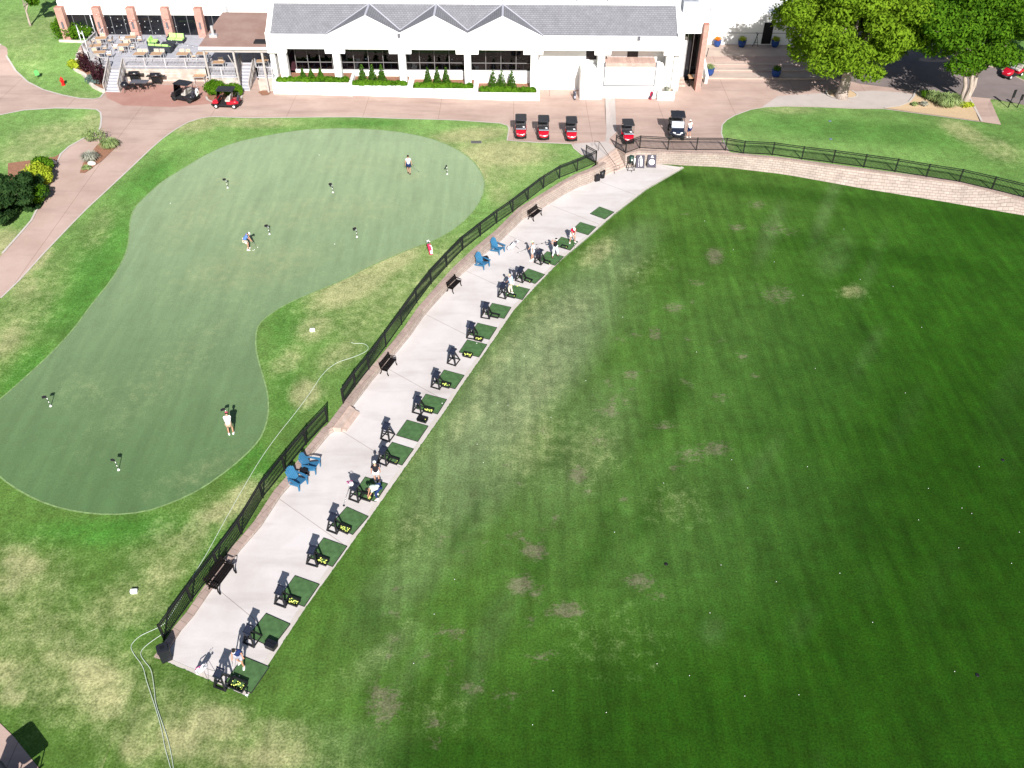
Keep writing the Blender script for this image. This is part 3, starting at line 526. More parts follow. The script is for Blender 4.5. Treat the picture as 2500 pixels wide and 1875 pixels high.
F3 = [(1502.7,360),(1527,374.6),(1561.5,362),(1630,365.7),(1699.5,367),(1770.5,367.5),(1814,374.8),(1885,378.4),(1957,388.5),(2032,397.5),(2108,408),(2184.6,419),(2260.6,432),(2341,444.6),(2420.4,463),(2497.5,482.5),(2580,505)]
fence('metal_fence', [gz(p) for p in F3], 'black picket fence along the top of the tall block wall on the right')
# ------------------------------------------------------------ clubhouse (front parallel to X)
YF = 89.6; YW = 91.6; WS = 'white_stucco'
def X(px, py, Y=YF): return V(px, py, Y).x
def Z(px, py, Y=YF): return V(px, py, Y).z
club = thing('clubhouse', (0, YF, 1.0), 0, 'long white clubhouse with grey shingle roof and three pointed gables', 'building'); CL = Vector((0, YF, 1.0))
def part(mb, name, m, parent=club, org=CL):
    mb.v = [(a-org[0], b-org[1], c-org[2]) for a, b, c in mb.v]; return mb.build(name, m, parent)
xl = X(650, 100); xr = X(1666, 100); ze = Z(1000, 87); zo = Z(900, 119.5); zb = Z(900, 130.5)
# fascia band with gables: front outline polygon in XZ, extruded 0.45 m back
gx = [(X(794, 90.7), X(891, 38), X(975, 79)), (X(975, 79), X(1059.5, 38), X(1141, 80)), (X(1141, 80), X(1227, 38), X(1326, 90.7))]
zg = Z(1059, 38); zv = Z(975, 80)
top = [(xl, ze-.05), (xl, ze+0.25), (xl+.5, ze+.25), (xl+.5, ze), (gx[0][0], ze), (gx[0][1], zg), (gx[0][2], zv), (gx[1][1], zg), (gx[1][2], zv), (gx[2][1], zg), (gx[2][2], ze), (xr-.5, ze), (xr-.5, ze+.25), (xr, ze+.25)]
bays = [(700, 794, 'o'), (842, 950, 's'), (1004, 1113, 's'), (1168, 1278, 's'), (1326, 1452, 'o'), (1492, 1621, 'o')]
br = [(654, 700), (794, 842), (950, 1004), (1113, 1168), (1278, 1326), (1452, 1492), (1621, 1664)]
bot = [(xr, zb)]
for (a, b) in br[::-1]:
    xa, xb = X(a, 128), X(b, 128)
    for x_, z_ in ((xb, zb), (xa, zb)): bot.append((x_, z_))
    if a != 654: bot += [(xa-.02, zo)]
    nb = [q for q in br if q[1] < a]
    if nb: bot += [(X(nb[-1][1], 128)+.02, zo)]
bot[0] = (xr, zb)
outline = top+bot
def extr(poly, y0, y1):
    mb = MB(); n = len(poly); mb.add([(x, y0, z) for x, z in poly]+[(x, y1, z) for x, z in poly], [tuple(range(n)), tuple(range(2*n-1, n-1, -1))]+[(i, n+i, n+(i+1) % n, (i+1) % n) for i in range(n)])
    bm = bmesh.new(); me = bpy.data.meshes.new('t'); me.from_pydata(mb.v, [], mb.f); bm.from_mesh(me); bmesh.ops.triangulate(bm, faces=[f for f in bm.faces if len(f.verts) > 4]); bmesh.ops.recalc_face_normals(bm, faces=bm.faces)
    o = MB(); o.add([v.co[:] for v in bm.verts], [tuple(v.index for v in f.verts) for f in bm.faces]); bm.free(); return o
part(extr(outline, YF-.1, YF+.45), 'fascia', WS)
# recessed roller boxes in the gable bays
for (a, b, k) in bays[1:4]:
    part(MB().bb(X(a, 120)+.3, X(b, 120)-.1, YF+.1, YF+.3, zo-.12, zo+.1), 'shade_box', WS)
# roof: main slope, gable slopes, ridge behind
zr = Z(1059, 38); YR = G(1000, 9.5, zr).y; zt = zr+0.0
sl = (zr-ze)/(YR-YF-.3)
def zs(y): return ze+(y-YF-.3)*sl
m_ = MB(); m_.quad((xl+.5, YF+.3, ze), (xr-.5, YF+.3, ze), (xr-.5, YR, zr), (xl+.5, YR, zr)); part(m_, 'roof', 'shingle')
for i, (a, b, c) in enumerate(gx):
    za = ze if i == 0 else zv; zc = ze if i == 2 else zv
    ya = YF+.3+(za-ze)/sl+.01; yc = YF+.3+(zc-ze)/sl+.01; m_ = MB(); e = .012
    m_.add([(a, YF+.02, za+e), (b, YF+.02, zg+e), (b, YR, zr+e), (a, ya, za+e)], [(0, 1, 2, 3)]); m_.add([(c, YF+.02, zc+e), (c, yc, zc+e), (b, YR, zr+e), (b, YF+.02, zg+e)], [(0, 1, 2, 3)])
    g_ = part(m_, 'gable_roof', 'shingle_side')
    m_ = MB(); m_.bar((a, ya, za+.02), (b, YR, zr+.03), .16, .03).bar((c, yc, zc+.02), (b, YR, zr+.03), .16, .03).bar((b, YF, zg+.02), (b, YR, zr+.03), .2, .03); part(m_, 'ridge_cap', mat('ridge_metal', (0.42, 0.42, 0.47), 0.6))
for xa, xb in ((xl, xl+.5), (xr-.5, xr)):
    m_ = MB(); m_.add([(xa, YF+.35, 0.5), (xb, YF+.35, 0.5), (xb, YR+.3, 0.5), (xa, YR+.3, .5), (xa, YF+.35, ze+.25), (xb, YF+.35, ze+.25), (xb, YR+.3, zr+.2), (xa, YR+.3, zr+.2)], [(0, 1, 5, 4), (1, 2, 6, 5), (2, 3, 7, 6), (3, 0, 4, 7), (4, 5, 6, 7)]); part(m_, 'end_wall', WS)
part(MB().bb(xl+.5, xr-.5, YR, YR+.25, zr-1, zr+.06), 'ridge_wall', WS)
part(MB().bb(xl, xr, YR+.25, 125, zr-.9, zr-.5), 'flat_roof', 'flat_roof')
# pillars
PX = [(677, 697, 200), (811, 828, 204), (971.5, 988.5, 210), (1133, 1149, 218), (1296, 1314, 224), (1461, 1478, 246), (1629, 1646, 226)]
for a, b, y in PX: part(MB().bb(X(a, 131), X(b, 131), YF+.02, YF+.8, 0.6, zo+.2), 'pillar', WS)
# window walls, sills, frames, panes, interior
FL = Z(812, 170, YW)+.0
xw0 = X(722, 170, YW); xw1 = X(1297, 170, YW)
part(MB().bb(xw0, xw1, YW-.1, YW+.25, 0.5, FL), 'sill_wall', WS)
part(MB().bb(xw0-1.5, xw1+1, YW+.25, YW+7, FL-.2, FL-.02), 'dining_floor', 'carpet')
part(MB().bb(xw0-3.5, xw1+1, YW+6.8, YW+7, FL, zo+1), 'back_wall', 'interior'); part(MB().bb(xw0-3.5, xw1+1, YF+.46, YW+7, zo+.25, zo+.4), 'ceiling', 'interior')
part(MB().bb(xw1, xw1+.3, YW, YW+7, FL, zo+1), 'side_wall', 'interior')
for a, b in ((722, 811), (828, 971.5), (988.5, 1133), (1149, 1297)):
    xa, xb = X(a, 150, YW), X(b, 150, YW)
    f = MB(); n = round((xb-xa)/1.42)
    for k in range(n+1):
        x_ = xa+(xb-xa)*k/n; f.bb(x_-.03, x_+.03, YW, YW+.08, FL, zo+.25)
        if k < n: f.bb(x_+(xb-xa)/n/2-.02, x_+(xb-xa)/n/2+.02, YW+.12, YW+.16, FL, FL+.78)
    f.bb(xa, xb, YW-.02, YW+.06, FL+.76, FL+.82); f.bb(xa, xb, YW-.01, YW+.07, FL, FL+.06)
    fo = part(f, 'window', mat('bronze_frame', (0.16, 0.15, 0.15), 0.5)); m_ = MB().bb(xa, xb, YW+.09, YW+.11, FL+.05, zo+.25); m_.v = [(p[0]-CL[0], p[1]-CL[1], p[2]-CL[2]) for p in m_.v]; m_.build('pane', 'pane_glass', fo)
# planter walls stepping down along the front
PL = [(669, 861, 229.7, 235, 203.5, 'a'), (845, 1003, 233, 238, 211.5, 'b'), (1001, 1163, 237.5, 243, 218.5, 'c'), (1160, 1317, 243, 246.5, 228.5, 'd')]
PLW = []
for a, b, ya, yb, yt, _ in PL:
    A = GU(a, ya); B = GU(b, yb); zt_ = V((a+b)/2, yt, (A.y+B.y)/2).z
    m_ = MB(); m_.prism([(A.x, A.y), (B.x, B.y), (B.x, B.y+.3), (A.x, A.y+.3)], 0.3, zt_); m_.prism([(A.x, A.y+.3), (A.x+.3, A.y+.3), (A.x+.3, YW-.1), (A.x, YW-.1)], 0.3, zt_+.12)
    m_.prism([(B.x-.3, B.y+.3), (B.x, B.y+.3), (B.x, YW-.1), (B.x-.3, YW-.1)], 0.3, zt_)
    part(m_, 'planter_wall', WS); part(MB().prism([(A.x+.31, A.y+.31), (B.x-.31, B.y+.31), (B.x-.31, YW-.11), (A.x+.31, YW-.11)], 0.4, zt_-.12), 'planter_soil', 'mulch'); PLW.append((A, B, zt_-.12))
# recessed white wall between the last gable and the east end
YB = 91.4
xg0, xg1 = X(1300, 150, YB), X(1664, 150, YB)
part(MB().bb(xg0, X(1430, 150, YB), YB, YB+.3, .5, zo+1), 'wall', WS); part(MB().bb(X(1456, 150, YB), xg1, YB+.002, YB+.3, .5, zo+1), 'wall', WS); part(MB().bb(X(1429, 150, YB), X(1457, 150, YB), YB+.003, YB+.28, .5, Z(1440, 146, YB)), 'wall', WS)
part(MB().bb(xg0, xg1, YF+.46, YB+.28, zo+.3, zo+.45), 'soffit', WS)
part(MB().bb(X(1430, 135, YB), X(1456, 135, YB), YB+.15, YB+.2, Z(1440, 146, YB), zo+.5), 'door', mat('dark_door', (0.02, 0.012, 0.014), 0.5))
part(MB().bb(X(1532, 135, YB-.2), X(1558, 135, YB-.2), YB-.05, YB-.02, Z(1540, 143, YB), zo+.3), 'window', 'dark_glass')
zwb = Z(1450, 166, YF-.3); Yb = GU(1440, 244).y
part(MB().bb(X(1418, 200, Yb), X(1471, 200, Yb), Yb, YF+1.3, .3, V(1440, 166, Yb+.2).z-.35), 'stair_wall', WS)
yd = YF-.35; xa, xb = X(1476, 180, yd), X(1600, 180, yd); z0, z1, z2, z3 = [V(1540, q, yd).z for q in (208, 186.5, 166, 158)]
part(MB().bb(xa-.2, xb+.9, yd+.06, YF+1.1, .4, z2+.05), 'garage_wall', WS)
gd = part(MB().bb(xa+.05, xb-.05, yd, yd+.05, z0, z1-.03).bb(xa+.05, xb-.05, yd, yd+.05, z1+.03, z2), 'garage_door', mat('white_door', (.82, .82, .81), .5)); 
part(MB().bb(xa-.06, xa+.04, yd-.03, yd+.06, z0-.08, z2+.6).bb(xb-.04, xb+.06, yd-.03, yd+.06, z0-.08, z2+.6).bb(xa, xb, yd-.03, yd+.06, z0-.1, z0-.02).bb(xa, xb, yd+.02, yd+.08, z1-.03, z1+.03), 'door_frame', mat('grey_frame', (.12, .12, .13), .5))
part(MB().prism([(xa, yd+.1), (xb, yd+.1), (xb+.05, YB-.1), (xa-.05, YB-.1)], z2+.2, z3+.02), 'brick_top', 'garage_brick'); part(MB().bb(xa, xb, yd+.07, yd+.1, z2+.01, z2+.5), 'brick_band', 'garage_brick')
# block with ledge below garage, east planter box and steps
A = G(1474, 226, .78); part(MB().bb(A.x-.1, G(1604, 226, .78).x, A.y, yd+.05, .3, z0-.1), 'ledge', WS)
A = GU(1604, 246); B = GU(1645, 246); zt_ = V(1620, 224, A.y).z
part(MB().bb(A.x, B.x, A.y, A.y+.15, .3, zt_).bb(A.x, A.x+.15, A.y+.15, YF+1.7, .3, zt_+.03).bb(B.x-.15, B.x, A.y+.15, YF+1.7, .3, zt_+.03), 'planter_wall', WS)
part(MB().bb(A.x+.16, B.x-.16, A.y+.16, YF+1.5, .3, zt_-.3), 'planter_soil', 'decomposed_granite'); EPL = Vector(((A.x+B.x)/2, A.y+.5, zt_-.3))
# handrail on west steps
m_ = MB(); z9 = Z(1341, 200, YF-.2); P1 = V(1341, 235, 89.0); P2 = V(1341, 203, 89.0); P3 = V(1419, 157, 90.2); P4 = V(1425, 157, 90.2); m_.tube([P1, P2, P3, P4, P4-Vector((0, 0, .9))], .025); part(m_, 'handrail', 'grey_frame')
# wall lamps
for px, py in ((974, 86), (1560, 93)):
    p = V(px, py, YF-.1); part(MB().bb(p.x-.14, p.x+.14, YF-.3, YF-.1, p.z-.16, p.z+.16), 'wall_lamp', mat('lamp_grey', (.12, .12, .14), .5))
# rooftop bits
for i, (px, w_) in enumerate(((1010, .5), (1170, .6), (1240, .5), (1430, .9), (1500, .7))):
    p = G(px, 3, zr-.5); part(MB().bb(p.x-w_, p.x+w_, p.y, p.y+.8, zr-.5, zr+.1), 'roof_vent', mat('vent_grey', (.35, .36, .38), .6))
# ------------------------------------------------------------ east wing
ew = thing('clubhouse_wing', (22, 96, 1), 0, 'plain white flat-roofed wing right of the grey roof, partly in tree shade', 'building'); EO = Vector((22, 96, 1))
yw = GU(1780, 109).y; zE = V(1720, 5, yw).z; xa = xr+.3; xb = X(2010, 60, yw)
part(MB().bb(xa, xb+4, yw, yw+.4, .6, zE-1.2), 'wall', WS, ew, EO); part(MB().bb(xa-.5, xb+4, yw+.4, 130, zE-2, zE-1.3), 'flat_roof', 'flat_roof', ew, EO)
part(MB().bb(xa, xb+4, yw-.015, yw, V(1750, 81, yw).z, V(1750, 80, yw).z+.03), 'wall_reveal', mat('reveal_grey', (.3, .3, .32), .8), ew, EO)
dx0, dx1 = X(1857, 108, yw), X(1880, 108, yw); dz = V(1870, 55, yw).z
door = part(MB().bb(dx0, dx1, yw-.05, yw-.01, V(1870, 107, yw).z, dz), 'door', mat('black_door', (.008, .008, .01), .3), ew, EO)
# recessed entrance bay between main roof and brick pillar
yr = 94.0; xa2 = xr+.02; xb2 = X(1716, 100, yr-1)
part(MB().bb(xa2, xb2+.3, yr-2.2, yr+.2, V(1690, 82, yr-2.2).z, V(1690, 82, yr-2.2).z+1.9), 'parapet', WS, ew, EO)
zp = V(1690, 82, yr-2.2).z
part(MB().bb(xa2, xb2, yr, yr+.2, .6, zp+.2), 'glass_wall', 'dark_glass', ew, EO)
for k in range(4): part(MB().bb(xa2+.1+k*.62, xa2+.16+k*.62, yr-.06, yr, 1.2, zp), 'mullion', 'alu', ew, EO)
part(MB().bb(xa2+.15, xa2+1.3, yr-.03, yr-.005, 1.2, zp-1.1), 'window_blind', 'white_plastic', ew, EO)
part(MB().bb(xb2+.001, xb2+.3, yr-1.9, yw+.1, .6, zp+1.15), 'side_wall', WS, ew, EO); part(MB().bb(xa2, xb2+.3, yr-2.1, 100, zp+1.2, zp+1.3), 'roof_well', 'flat_roof', ew, EO)
bpx = X(1712, 100, 91.8), X(1723, 100, 91.8)
part(MB().bb(X(1709, 140, 91.2), X(1719, 140, 91.2)+.1, 91.2, 92.4, .6, V(1722, 60, 91.2).z), 'brick_pillar', 'brick_red', ew, EO)
p = G(1683, 46, zp+1.3)
ac = thing('air_conditioner', p, 0, 'grey air conditioning unit with two fans on the white roof', 'air conditioner')
MB().bb(-.75, .75, 0, 1.5, 0, 1.7).build('casing', mat('ac_grey', (.38, .40, .44), .5), ac)
for sx in (-.38, .38): MB().tube([(sx, .75, 1.70), (sx, .75, 1.76)], .33, 14).build('fan', 'black_metal', ac)
tag(MB().tube([(0, 0, .1), (.5, .2, .1), (.5, .6, .3), (1.1, .6, .3), (1.1, 1.1, .5)], .07, 7).build('roof_pipe', mat('red_pipe', (.3, .05, .06), .5), None, p+Vector((1.1, .1, 0))), 'dark red pipework beside the rooftop air conditioner', 'pipe')
# terrace: broad shallow steps in front of the wing
te = thing('terrace_steps', GU(1800, 190), 0, 'broad shallow concrete terrace steps rising to the white wing', 'steps'); l = te.location
zt0 = Uz(l.x, l.y)
for k, (py, xx0) in enumerate(((190, 1727), (171, 1722), (157, 1719), (137, 1716))):
    a = G(xx0, py, zt0); b = G(2010, py, zt0); z_ = 0.02+0.13*(k+1)
    MB().bb(a.x-l.x, b.x-l.x, G(1800, py, zt0+z_).y-l.y, yw+.1-l.y, -.2, z_).build('step', 'terrace', te)
# little white enclosure with steps left of the terrace
en = thing('garden_wall', GU(1690, 190), 0, 'small white walled enclosure with yellowish steps beside the planter box', 'wall'); l = en.location
A = GU(1711, 151); B = GU(1723, 205); MB().bar((A-l)+Vector((0, 0, .55)), (B-l)+Vector((0, 0, .25)), .28, 1.5).build('side_wall', WS, en)
C = GU(1650, 163); D = GU(1708, 163); MB().bb(C.x-l.x, D.x-l.x, C.y-l.y, C.y-l.y+.9, -.3, 1.0).build('planter_wall', WS, en)
for k in range(6):
    z_ = .12*(k+1); y_ = GU(1655, 212-k*6).y; MB().bb(GU(1643, 190).x-l.x, GU(1666, 190).x-l.x, y_-l.y, C.y-l.y, -.2, z_).build('step', 'step_stone', en)
# ------------------------------------------------------------ west wing with brick columns + wooden patio deck
F = 2.85
ww = thing('restaurant_wing', (-40, 101, 1), 0, 'white flat-roofed wing with brick columns and dark windows behind the patio', 'building'); WO = Vector((-40, 101, 1))
yq = G(380, 88, F).y+.3; cols = [(165, 72, 148), (255, 87, 231), (336, 88, 312), (418, 89, 395), (497, 90, 476)]
zt1 = V(400, 37, yq).z; zc = V(400, 17, yq-.3).z; xA = V(160, 60, yq).x-.2; xB = xl
part(MB().bb(xA, xB, yq, yq+.3, zt1, zc+.5), 'fascia', WS, ww, WO); part(MB().bb(xA, xB, yq+.3, 135, zc-.1, zc+.4), 'flat_roof', 'flat_roof', ww, WO)
part(MB().bb(xA, xB, yq+.12, yq+.2, F-1.5, zt1), 'glass_wall', 'dark_glass', ww, WO); part(MB().bb(xA, xA+.3, yq+.2, 135, .8, zc), 'side_wall', 'brick_red', ww, WO)
for (px, py, pt) in cols:
    b = G(px, 88 if px < 200 else py, F); xc = b.x
    part(MB().bb(xc-.42, xc+.42, yq-.75, yq+.05, F-1.6, zc), 'brick_column', 'brick_red', ww, WO)
    part(MB().bb(xc-.1, xc+.1, yq-.85, yq-.75, zc-2.2, zc-1.5), 'wall_lamp', 'lamp_grey', ww, WO)
for k in range(22):
    x_ = xA+1.2+k*1.42
    if x_ < xB: part(MB().bb(x_-.03, x_+.03, yq+.05, yq+.12, F-1.2, zt1), 'mullion', 'grey_frame', ww, WO)
# grey roof block between the wings
part(MB().quad((V(484, 13, yq+1).x, yq+1, zc+.3), (xl, yq+1, zc+.3), (xl, yq+6, zc+2.3), (V(484, 13, yq+1).x, yq+6, zc+2.3)), 'roof', 'shingle', ww, WO); part(MB().bb(V(484, 13, yq+1).x, xl, yq+.4, yq+1.1, zc+.1, zc+.55), 'gutter', WS, ww, WO)
dk_ = thing('patio_deck', G(400, 165, F), 0, 'raised grey wooden patio deck with railings and two stairways', 'deck'); DO = G(400, 165, F).copy()
yfm = G(400, 165, F).y; yfp = G(545, 187, F).y; ybk = yq+.1; nt_ = G(600, 154, F).y
Xf = lambda px, py: G(px, py, F).x
fl = [(Xf(262, 84), ybk), (Xf(240, 98), G(240, 98, F).y), (Xf(205, 133), G(205, 133, F).y), (Xf(219, 148), G(219, 148, F).y), (Xf(247, 163), G(247, 163, F).y), (Xf(269, 166), yfm), (Xf(505, 166), yfm), (Xf(505, 187), yfp), (Xf(580, 187), yfp), (Xf(590, 154), nt_), (Xf(622, 154), nt_), (Xf(628, 187), yfp), (Xf(668, 187), yfp), (xl+.1, ybk)]
P_ = lambda p: (p[0]-DO.x, p[1]-DO.y)
def dpart(mb, name, m): mb.v = [(a-DO.x, b-DO.y, c-DO.z) for a, b, c in mb.v]; return mb.build(name, m, dk_)
dpart(MB().prism(fl, F-.12, F), 'floor', 'deck_boards')
ins_ = [(x_+.0, y_+.05) for x_, y_ in fl]
dpart(MB().prism(ins_, 1.0, F-.121), 'skirt', 'siding')
# stairs
for (xa, xb, y0, y1) in ((Xf(270, 166), Xf(302, 166), yfm, GU(276, 225).y), (Xf(592, 154), Xf(622, 154), nt_, GU(600, 222).y)):
    n = 9; g0 = 1.30
    for k in range(n-1):
        z_ = g0+(F-g0)*(k+1)/n; yk = y1+(y0-y1)*k/(n-1); s_ = dpart(MB().bb(xa, xb, yk, y0+.02, z_-.16, z_), 'stair_step', 'grey_deck')
    for x_ in (xa-.06, xb+.06):
        r_ = MB(); r_.bar((x_, y1, g0+.95), (x_, y0, F+.95), .09, .12).bar((x_, y1, g0+.1), (x_, y0, F+.05), .06, .22)
        for k in range(5): f = k/4; yy = y1+(y0-y1)*f; zz = g0+(F-g0)*f; r_.bb(x_-.045, x_+.045, yy-.045, yy+.045, zz-.2, zz+.95)
        for k in range(22): f = (k+.5)/22; yy = y1+(y0-y1)*f; zz = g0+(F-g0)*f; r_.bb(x_-.015, x_+.015, yy-.015, yy+.015, zz+.1, zz+.9)
        dpart(r_, 'stair_railing', 'weathered_wood')
def rail(pts):
    r_ = MB(); h = .98
    for a, b in zip(pts[:-1], pts[1:]):
        a = Vector((a[0], a[1], F)); b = Vector((b[0], b[1], F)); L = (b-a).length; n = max(1, round(L/2.0))
        r_.bar(a+Vector((0, 0, h)), b+Vector((0, 0, h)), .14, .05).bar(a+Vector((0, 0, .1)), b+Vector((0, 0, .1)), .05, .09)
        for k in range(n+1): p = a.lerp(b, k/n); r_.bb(p.x-.055, p.x+.055, p.y-.055, p.y+.055, F-.3, F+h)
        m = int(L/.14)
        for k in range(1, m): p = a.lerp(b, k/m); r_.bb(p.x-.016, p.x+.016, p.y-.016, p.y+.016, F+.08, F+h)
    dpart(r_, 'railing', mat('railing_grey', (.42, .40, .41), .8, .15, 4))
e = .06
rail([(fl[1][0], fl[1][1]), (fl[2][0]+e, fl[2][1]), (fl[3][0]+e, fl[3][1]+e), (fl[4][0]+e, fl[4][1]+e), (fl[5][0]-e, fl[5][1]+e)]); rail([(fl[0][0], fl[0][1]-1.5), (fl[0][0]+.1, fl[0][1]-.2)])
rail([(Xf(303, 166)+e, yfm+e), (fl[6][0], yfm+e)]); rail([(fl[7][0]+e, yfp+e), (fl[8][0]-e, yfp+e)]); rail([(fl[7][0]+e, yfp+e), (fl[7][0]+e, yfm+e)]); rail([(fl[8][0]-e, yfp+e), (fl[9][0]-e, nt_)])
rail([(fl[11][0]+e, yfp+e), (fl[12][0]-e, yfp+e)]); rail([(fl[11][0]+e, yfp+e), (fl[10][0]+e, nt_)])
# patio roof on posts
pr = thing('patio_roof', G(570, 187, F), 0, 'flat brown patio roof on grey posts beside the grey shingle roof', 'patio roof'); PO = G(570, 187, F).copy()
yp = yfp-.15; zpr = V(570, 118, yp).z; yk = G(600, 30, zpr+1.0).y
f0, f1, k0, k1 = G(484, 114, zpr).x, min(G(652, 114, zpr).x, xl-.02), G(543, 30, zpr+1).x, xl-.02
m_ = MB(); yp0 = G(570, 114, zpr).y; m_.add([(f0, yp0, zpr-.12), (f1, yp0, zpr-.12), (k1, yk, zpr+.88), (k0, yk, zpr+.88), (f0, yp0, zpr), (f1, yp0, zpr), (k1, yk, zpr+1), (k0, yk, zpr+1)], [(3, 2, 1, 0), (4, 5, 6, 7), (0, 1, 5, 4), (1, 2, 6, 5), (2, 3, 7, 6), (3, 0, 4, 7)])
part(m_, 'roof_deck', 'roof_membrane', pr, PO); part(MB().bb(f0, f1, yp0-.12, yp0-.002, zpr-.28, zpr-.02), 'gutter', mat('gutter_white', (.7, .68, .66), .5), pr, PO); part(MB().bb(f0+.3, f1, yp0+.1, yp0+.25, zpr-.62, zpr-.3), 'beam', 'weathered_wood', pr, PO)
for px, zb_ in ((503, F), (574, F), (645, 1.25)):
    x_ = V(px, 150, yp).x; part(MB().bb(x_-.09, x_+.09, yp-.09 if zb_ > 2 else yp-.4, yp+.09 if zb_ > 2 else yp-.22, zb_-1.4 if zb_ > 2 else zb_, zpr-.3), 'post', 'weathered_wood', pr, PO)
part(MB().bar((V(556, 131, yp).x, yp, F+2.3), (V(572, 152, yp).x, yp, F+1.1), .07), 'brace', 'weathered_wood', pr, PO)
for pp in ((520, 82), (556, 35)):
    q = G(pp[0], pp[1], zpr+.6); part(MB().bb(q.x-.12, q.x+.12, q.y-.12, q.y+.12, zpr-.1, zpr+1.4).bb(q.x-.4, q.x+.4, q.y-.2, q.y+.2, zpr+.2, zpr+.55), 'roof_vent', 'alu', pr, PO)
# ------------------------------------------------------------ driving range mats, club stands, ball trays
MATPX = [((594.5,1602),(641.5,1621)),((649.7,1497),(707.5,1522.6)),((720.2,1405),(776.5,1425)),((790.2,1312.8),(847.3,1333.4)),((846.8,1237.2),(899,1260.5)),((891.5,1164.3),(946.8,1181.2)),((957.2,1079.4),(1009.9,1096)),((993.5,1025.2),(1045.3,1040.1)),((1039.6,962),(1090.2,975)),((1084.4,903),(1134.5,916.6)),((1140.9,829.4),(1189.4,841.2)),((1166.2,788.5),(1214,799.8)),((1201.7,740),(1249,750.4)),((1249,695.2),(1290,705.3)),((1290,656),(1332,670.7)),((1336,613.7),(1376,626.4)),((1370.5,578.5),(1411,590)),((1416.6,542.3),(1456.4,554.4)),((1463.6,504.7),(1499.8,517.9))]
ORD = ['first', 'second', 'third', 'fourth', 'fifth', 'sixth', 'seventh', 'eighth', 'ninth', 'tenth', 'eleventh', 'twelfth', 'thirteenth', 'fourteenth', 'fifteenth', 'sixteenth', 'seventeenth', 'eighteenth', 'farthest']
MLAB = {0: 'green hitting mat under the golfer in navy, nearest of the row', 5: 'green hitting mat with the bending golfer in pale shirt standing on it', 10: 'green hitting mat with a full ball tray below it and no club stand touching it',
        13: 'green hitting mat with a few yellow balls on it beside the golfer in light blue', 15: 'green hitting mat under the golfer in black swinging a club', 16: 'green hitting mat under the golfer in the red shirt', 17: 'bare green hitting mat just beyond the golfer in red', 18: 'bare green hitting mat standing alone at the far end of the row',
        7: 'green hitting mat set away from its club stand, an upside ball tray above its corner', 1: 'green hitting mat beside the closed black box, second from the near end'}
mm = thing('hitting_mat', (0, 0, 0), 0, 'x', 'golf mat', 'hitting mats along the deck edge')
MB().prism(rr(1.54, 1.54, .03, 2), 0, .022).build('rubber_base', 'rubber', mm); MB().prism(rr(1.46, 1.46, .03, 2), .0225, .034).build('turf_top', 'mat_turf', mm)
MDIR = []
for i, (a, b) in enumerate(MATPX):
    A, B = GD(*a), GD(*b); d = (B-A); d.z = 0; d.normalize(); nr = Vector((d.y, -d.x, 0)); c = A+d*.77+nr*.77; MDIR.append((d, nr, c))
    inst(mm, c+Vector((0, 0, .008)), math.atan2(d.y, d.x), MLAB.get(i, f'green hitting mat, {ORD[i]} in the row counting up from the near end'))
# club stand: black A-frame bag rack, front faces local -Y
cs = thing('bag_stand', (0, 0, 0), 0, 'x', 'bag stand', 'black bag stands beside the hitting mats')
m_ = MB()
for sx in (-1, 1): m_.bar((sx*.30, -.05, 0), (sx*.12, .12, .88), .09, .07)
m_.bar((-.33, -.05, .03), (.33, -.05, .03), .075, .05).bar((-.19, .05, .44), (.19, .05, .44), .06, .04); m_.build('front_frame', 'black_plastic', cs)
m_ = MB()
for sx in (-1, 1): m_.bar((sx*.26, .62, 0), (sx*.12, .2, .95), .085, .06).bar((sx*.29, -.02, .03), (sx*.26, .6, .03), .05, .05)
m_.bar((-.26, .62, .03), (.26, .62, .03), .06, .05).bar((-.2, .4, .5), (.2, .4, .5), .05, .04); m_.build('rear_frame', 'black_plastic', cs)
mat('stand_top', (0.014, 0.018, 0.034), 0.5)
m_ = MB(); m_.box((0, .2, .93), (.28, .30, .09), rx=math.radians(24)); m_.bar((-.2, .02, .86), (.2, .02, .86), .06, .08).bar((-.2, .38, 1.03), (.2, .38, 1.03), .05, .1); m_.build('club_rest', 'stand_top', cs)
m_ = MB()
for sx in (-.16, 0, .16): m_.bar((sx, .05, .9), (sx, .36, 1.04), .03, .06)
m_.build('divider', 'stand_top', cs)
STD = [((525.8,1675),(551,1684.5)),((598.2,1568),(619.9,1577.8)),((674,1473),(695.8,1481)),((751.6,1375.5),(774,1382)),((801,1293.8),(822.3,1302)),((855,1217.8),(874.6,1225.4)),((925,1128.7),(942.9,1136.3)),((932,1071),(950.5,1077.5)),((1009.5,1006.3),(1028,1011.4)),((1054.9,944.5),(1072.7,950)),((1094.5,886.8),(1111.4,892.3)),((1141,824.8),(1159.5,828.5)),((1176.4,775),(1194,777.9)),((1217.2,724.7),(1233.8,729.3)),((1260,685),(1275.5,690)),((1306.3,640.9),(1320.8,646.3))]
SLAB = ['black bag stand at the near corner of the deck', 'black bag stand touching the long shadow of the golfer in navy', 'black bag stand beside the mat level with the nearest bench', 'black bag stand fourth from the near end, beside a full ball tray', 'black bag stand just below the leaning driver', 'black bag stand holding the white and pink golf bag', 'black bag stand above the golfer in white cap and black top', 'lone black bag stand set apart from its mat near the stone step gap', 'black bag stand ninth from the near end of the row', 'black bag stand level with the third bench up', 'lone black bag stand left of a mat with tray below it', 'black bag stand just above that lone stand, twelfth in the row', 'black bag stand thirteenth from the near end, below the golfer in light blue', 'black bag stand at the feet of the golfer in light blue', 'black bag stand beside the mat next beyond the golfer in light blue', 'black bag stand full of clubs, farthest of the row']
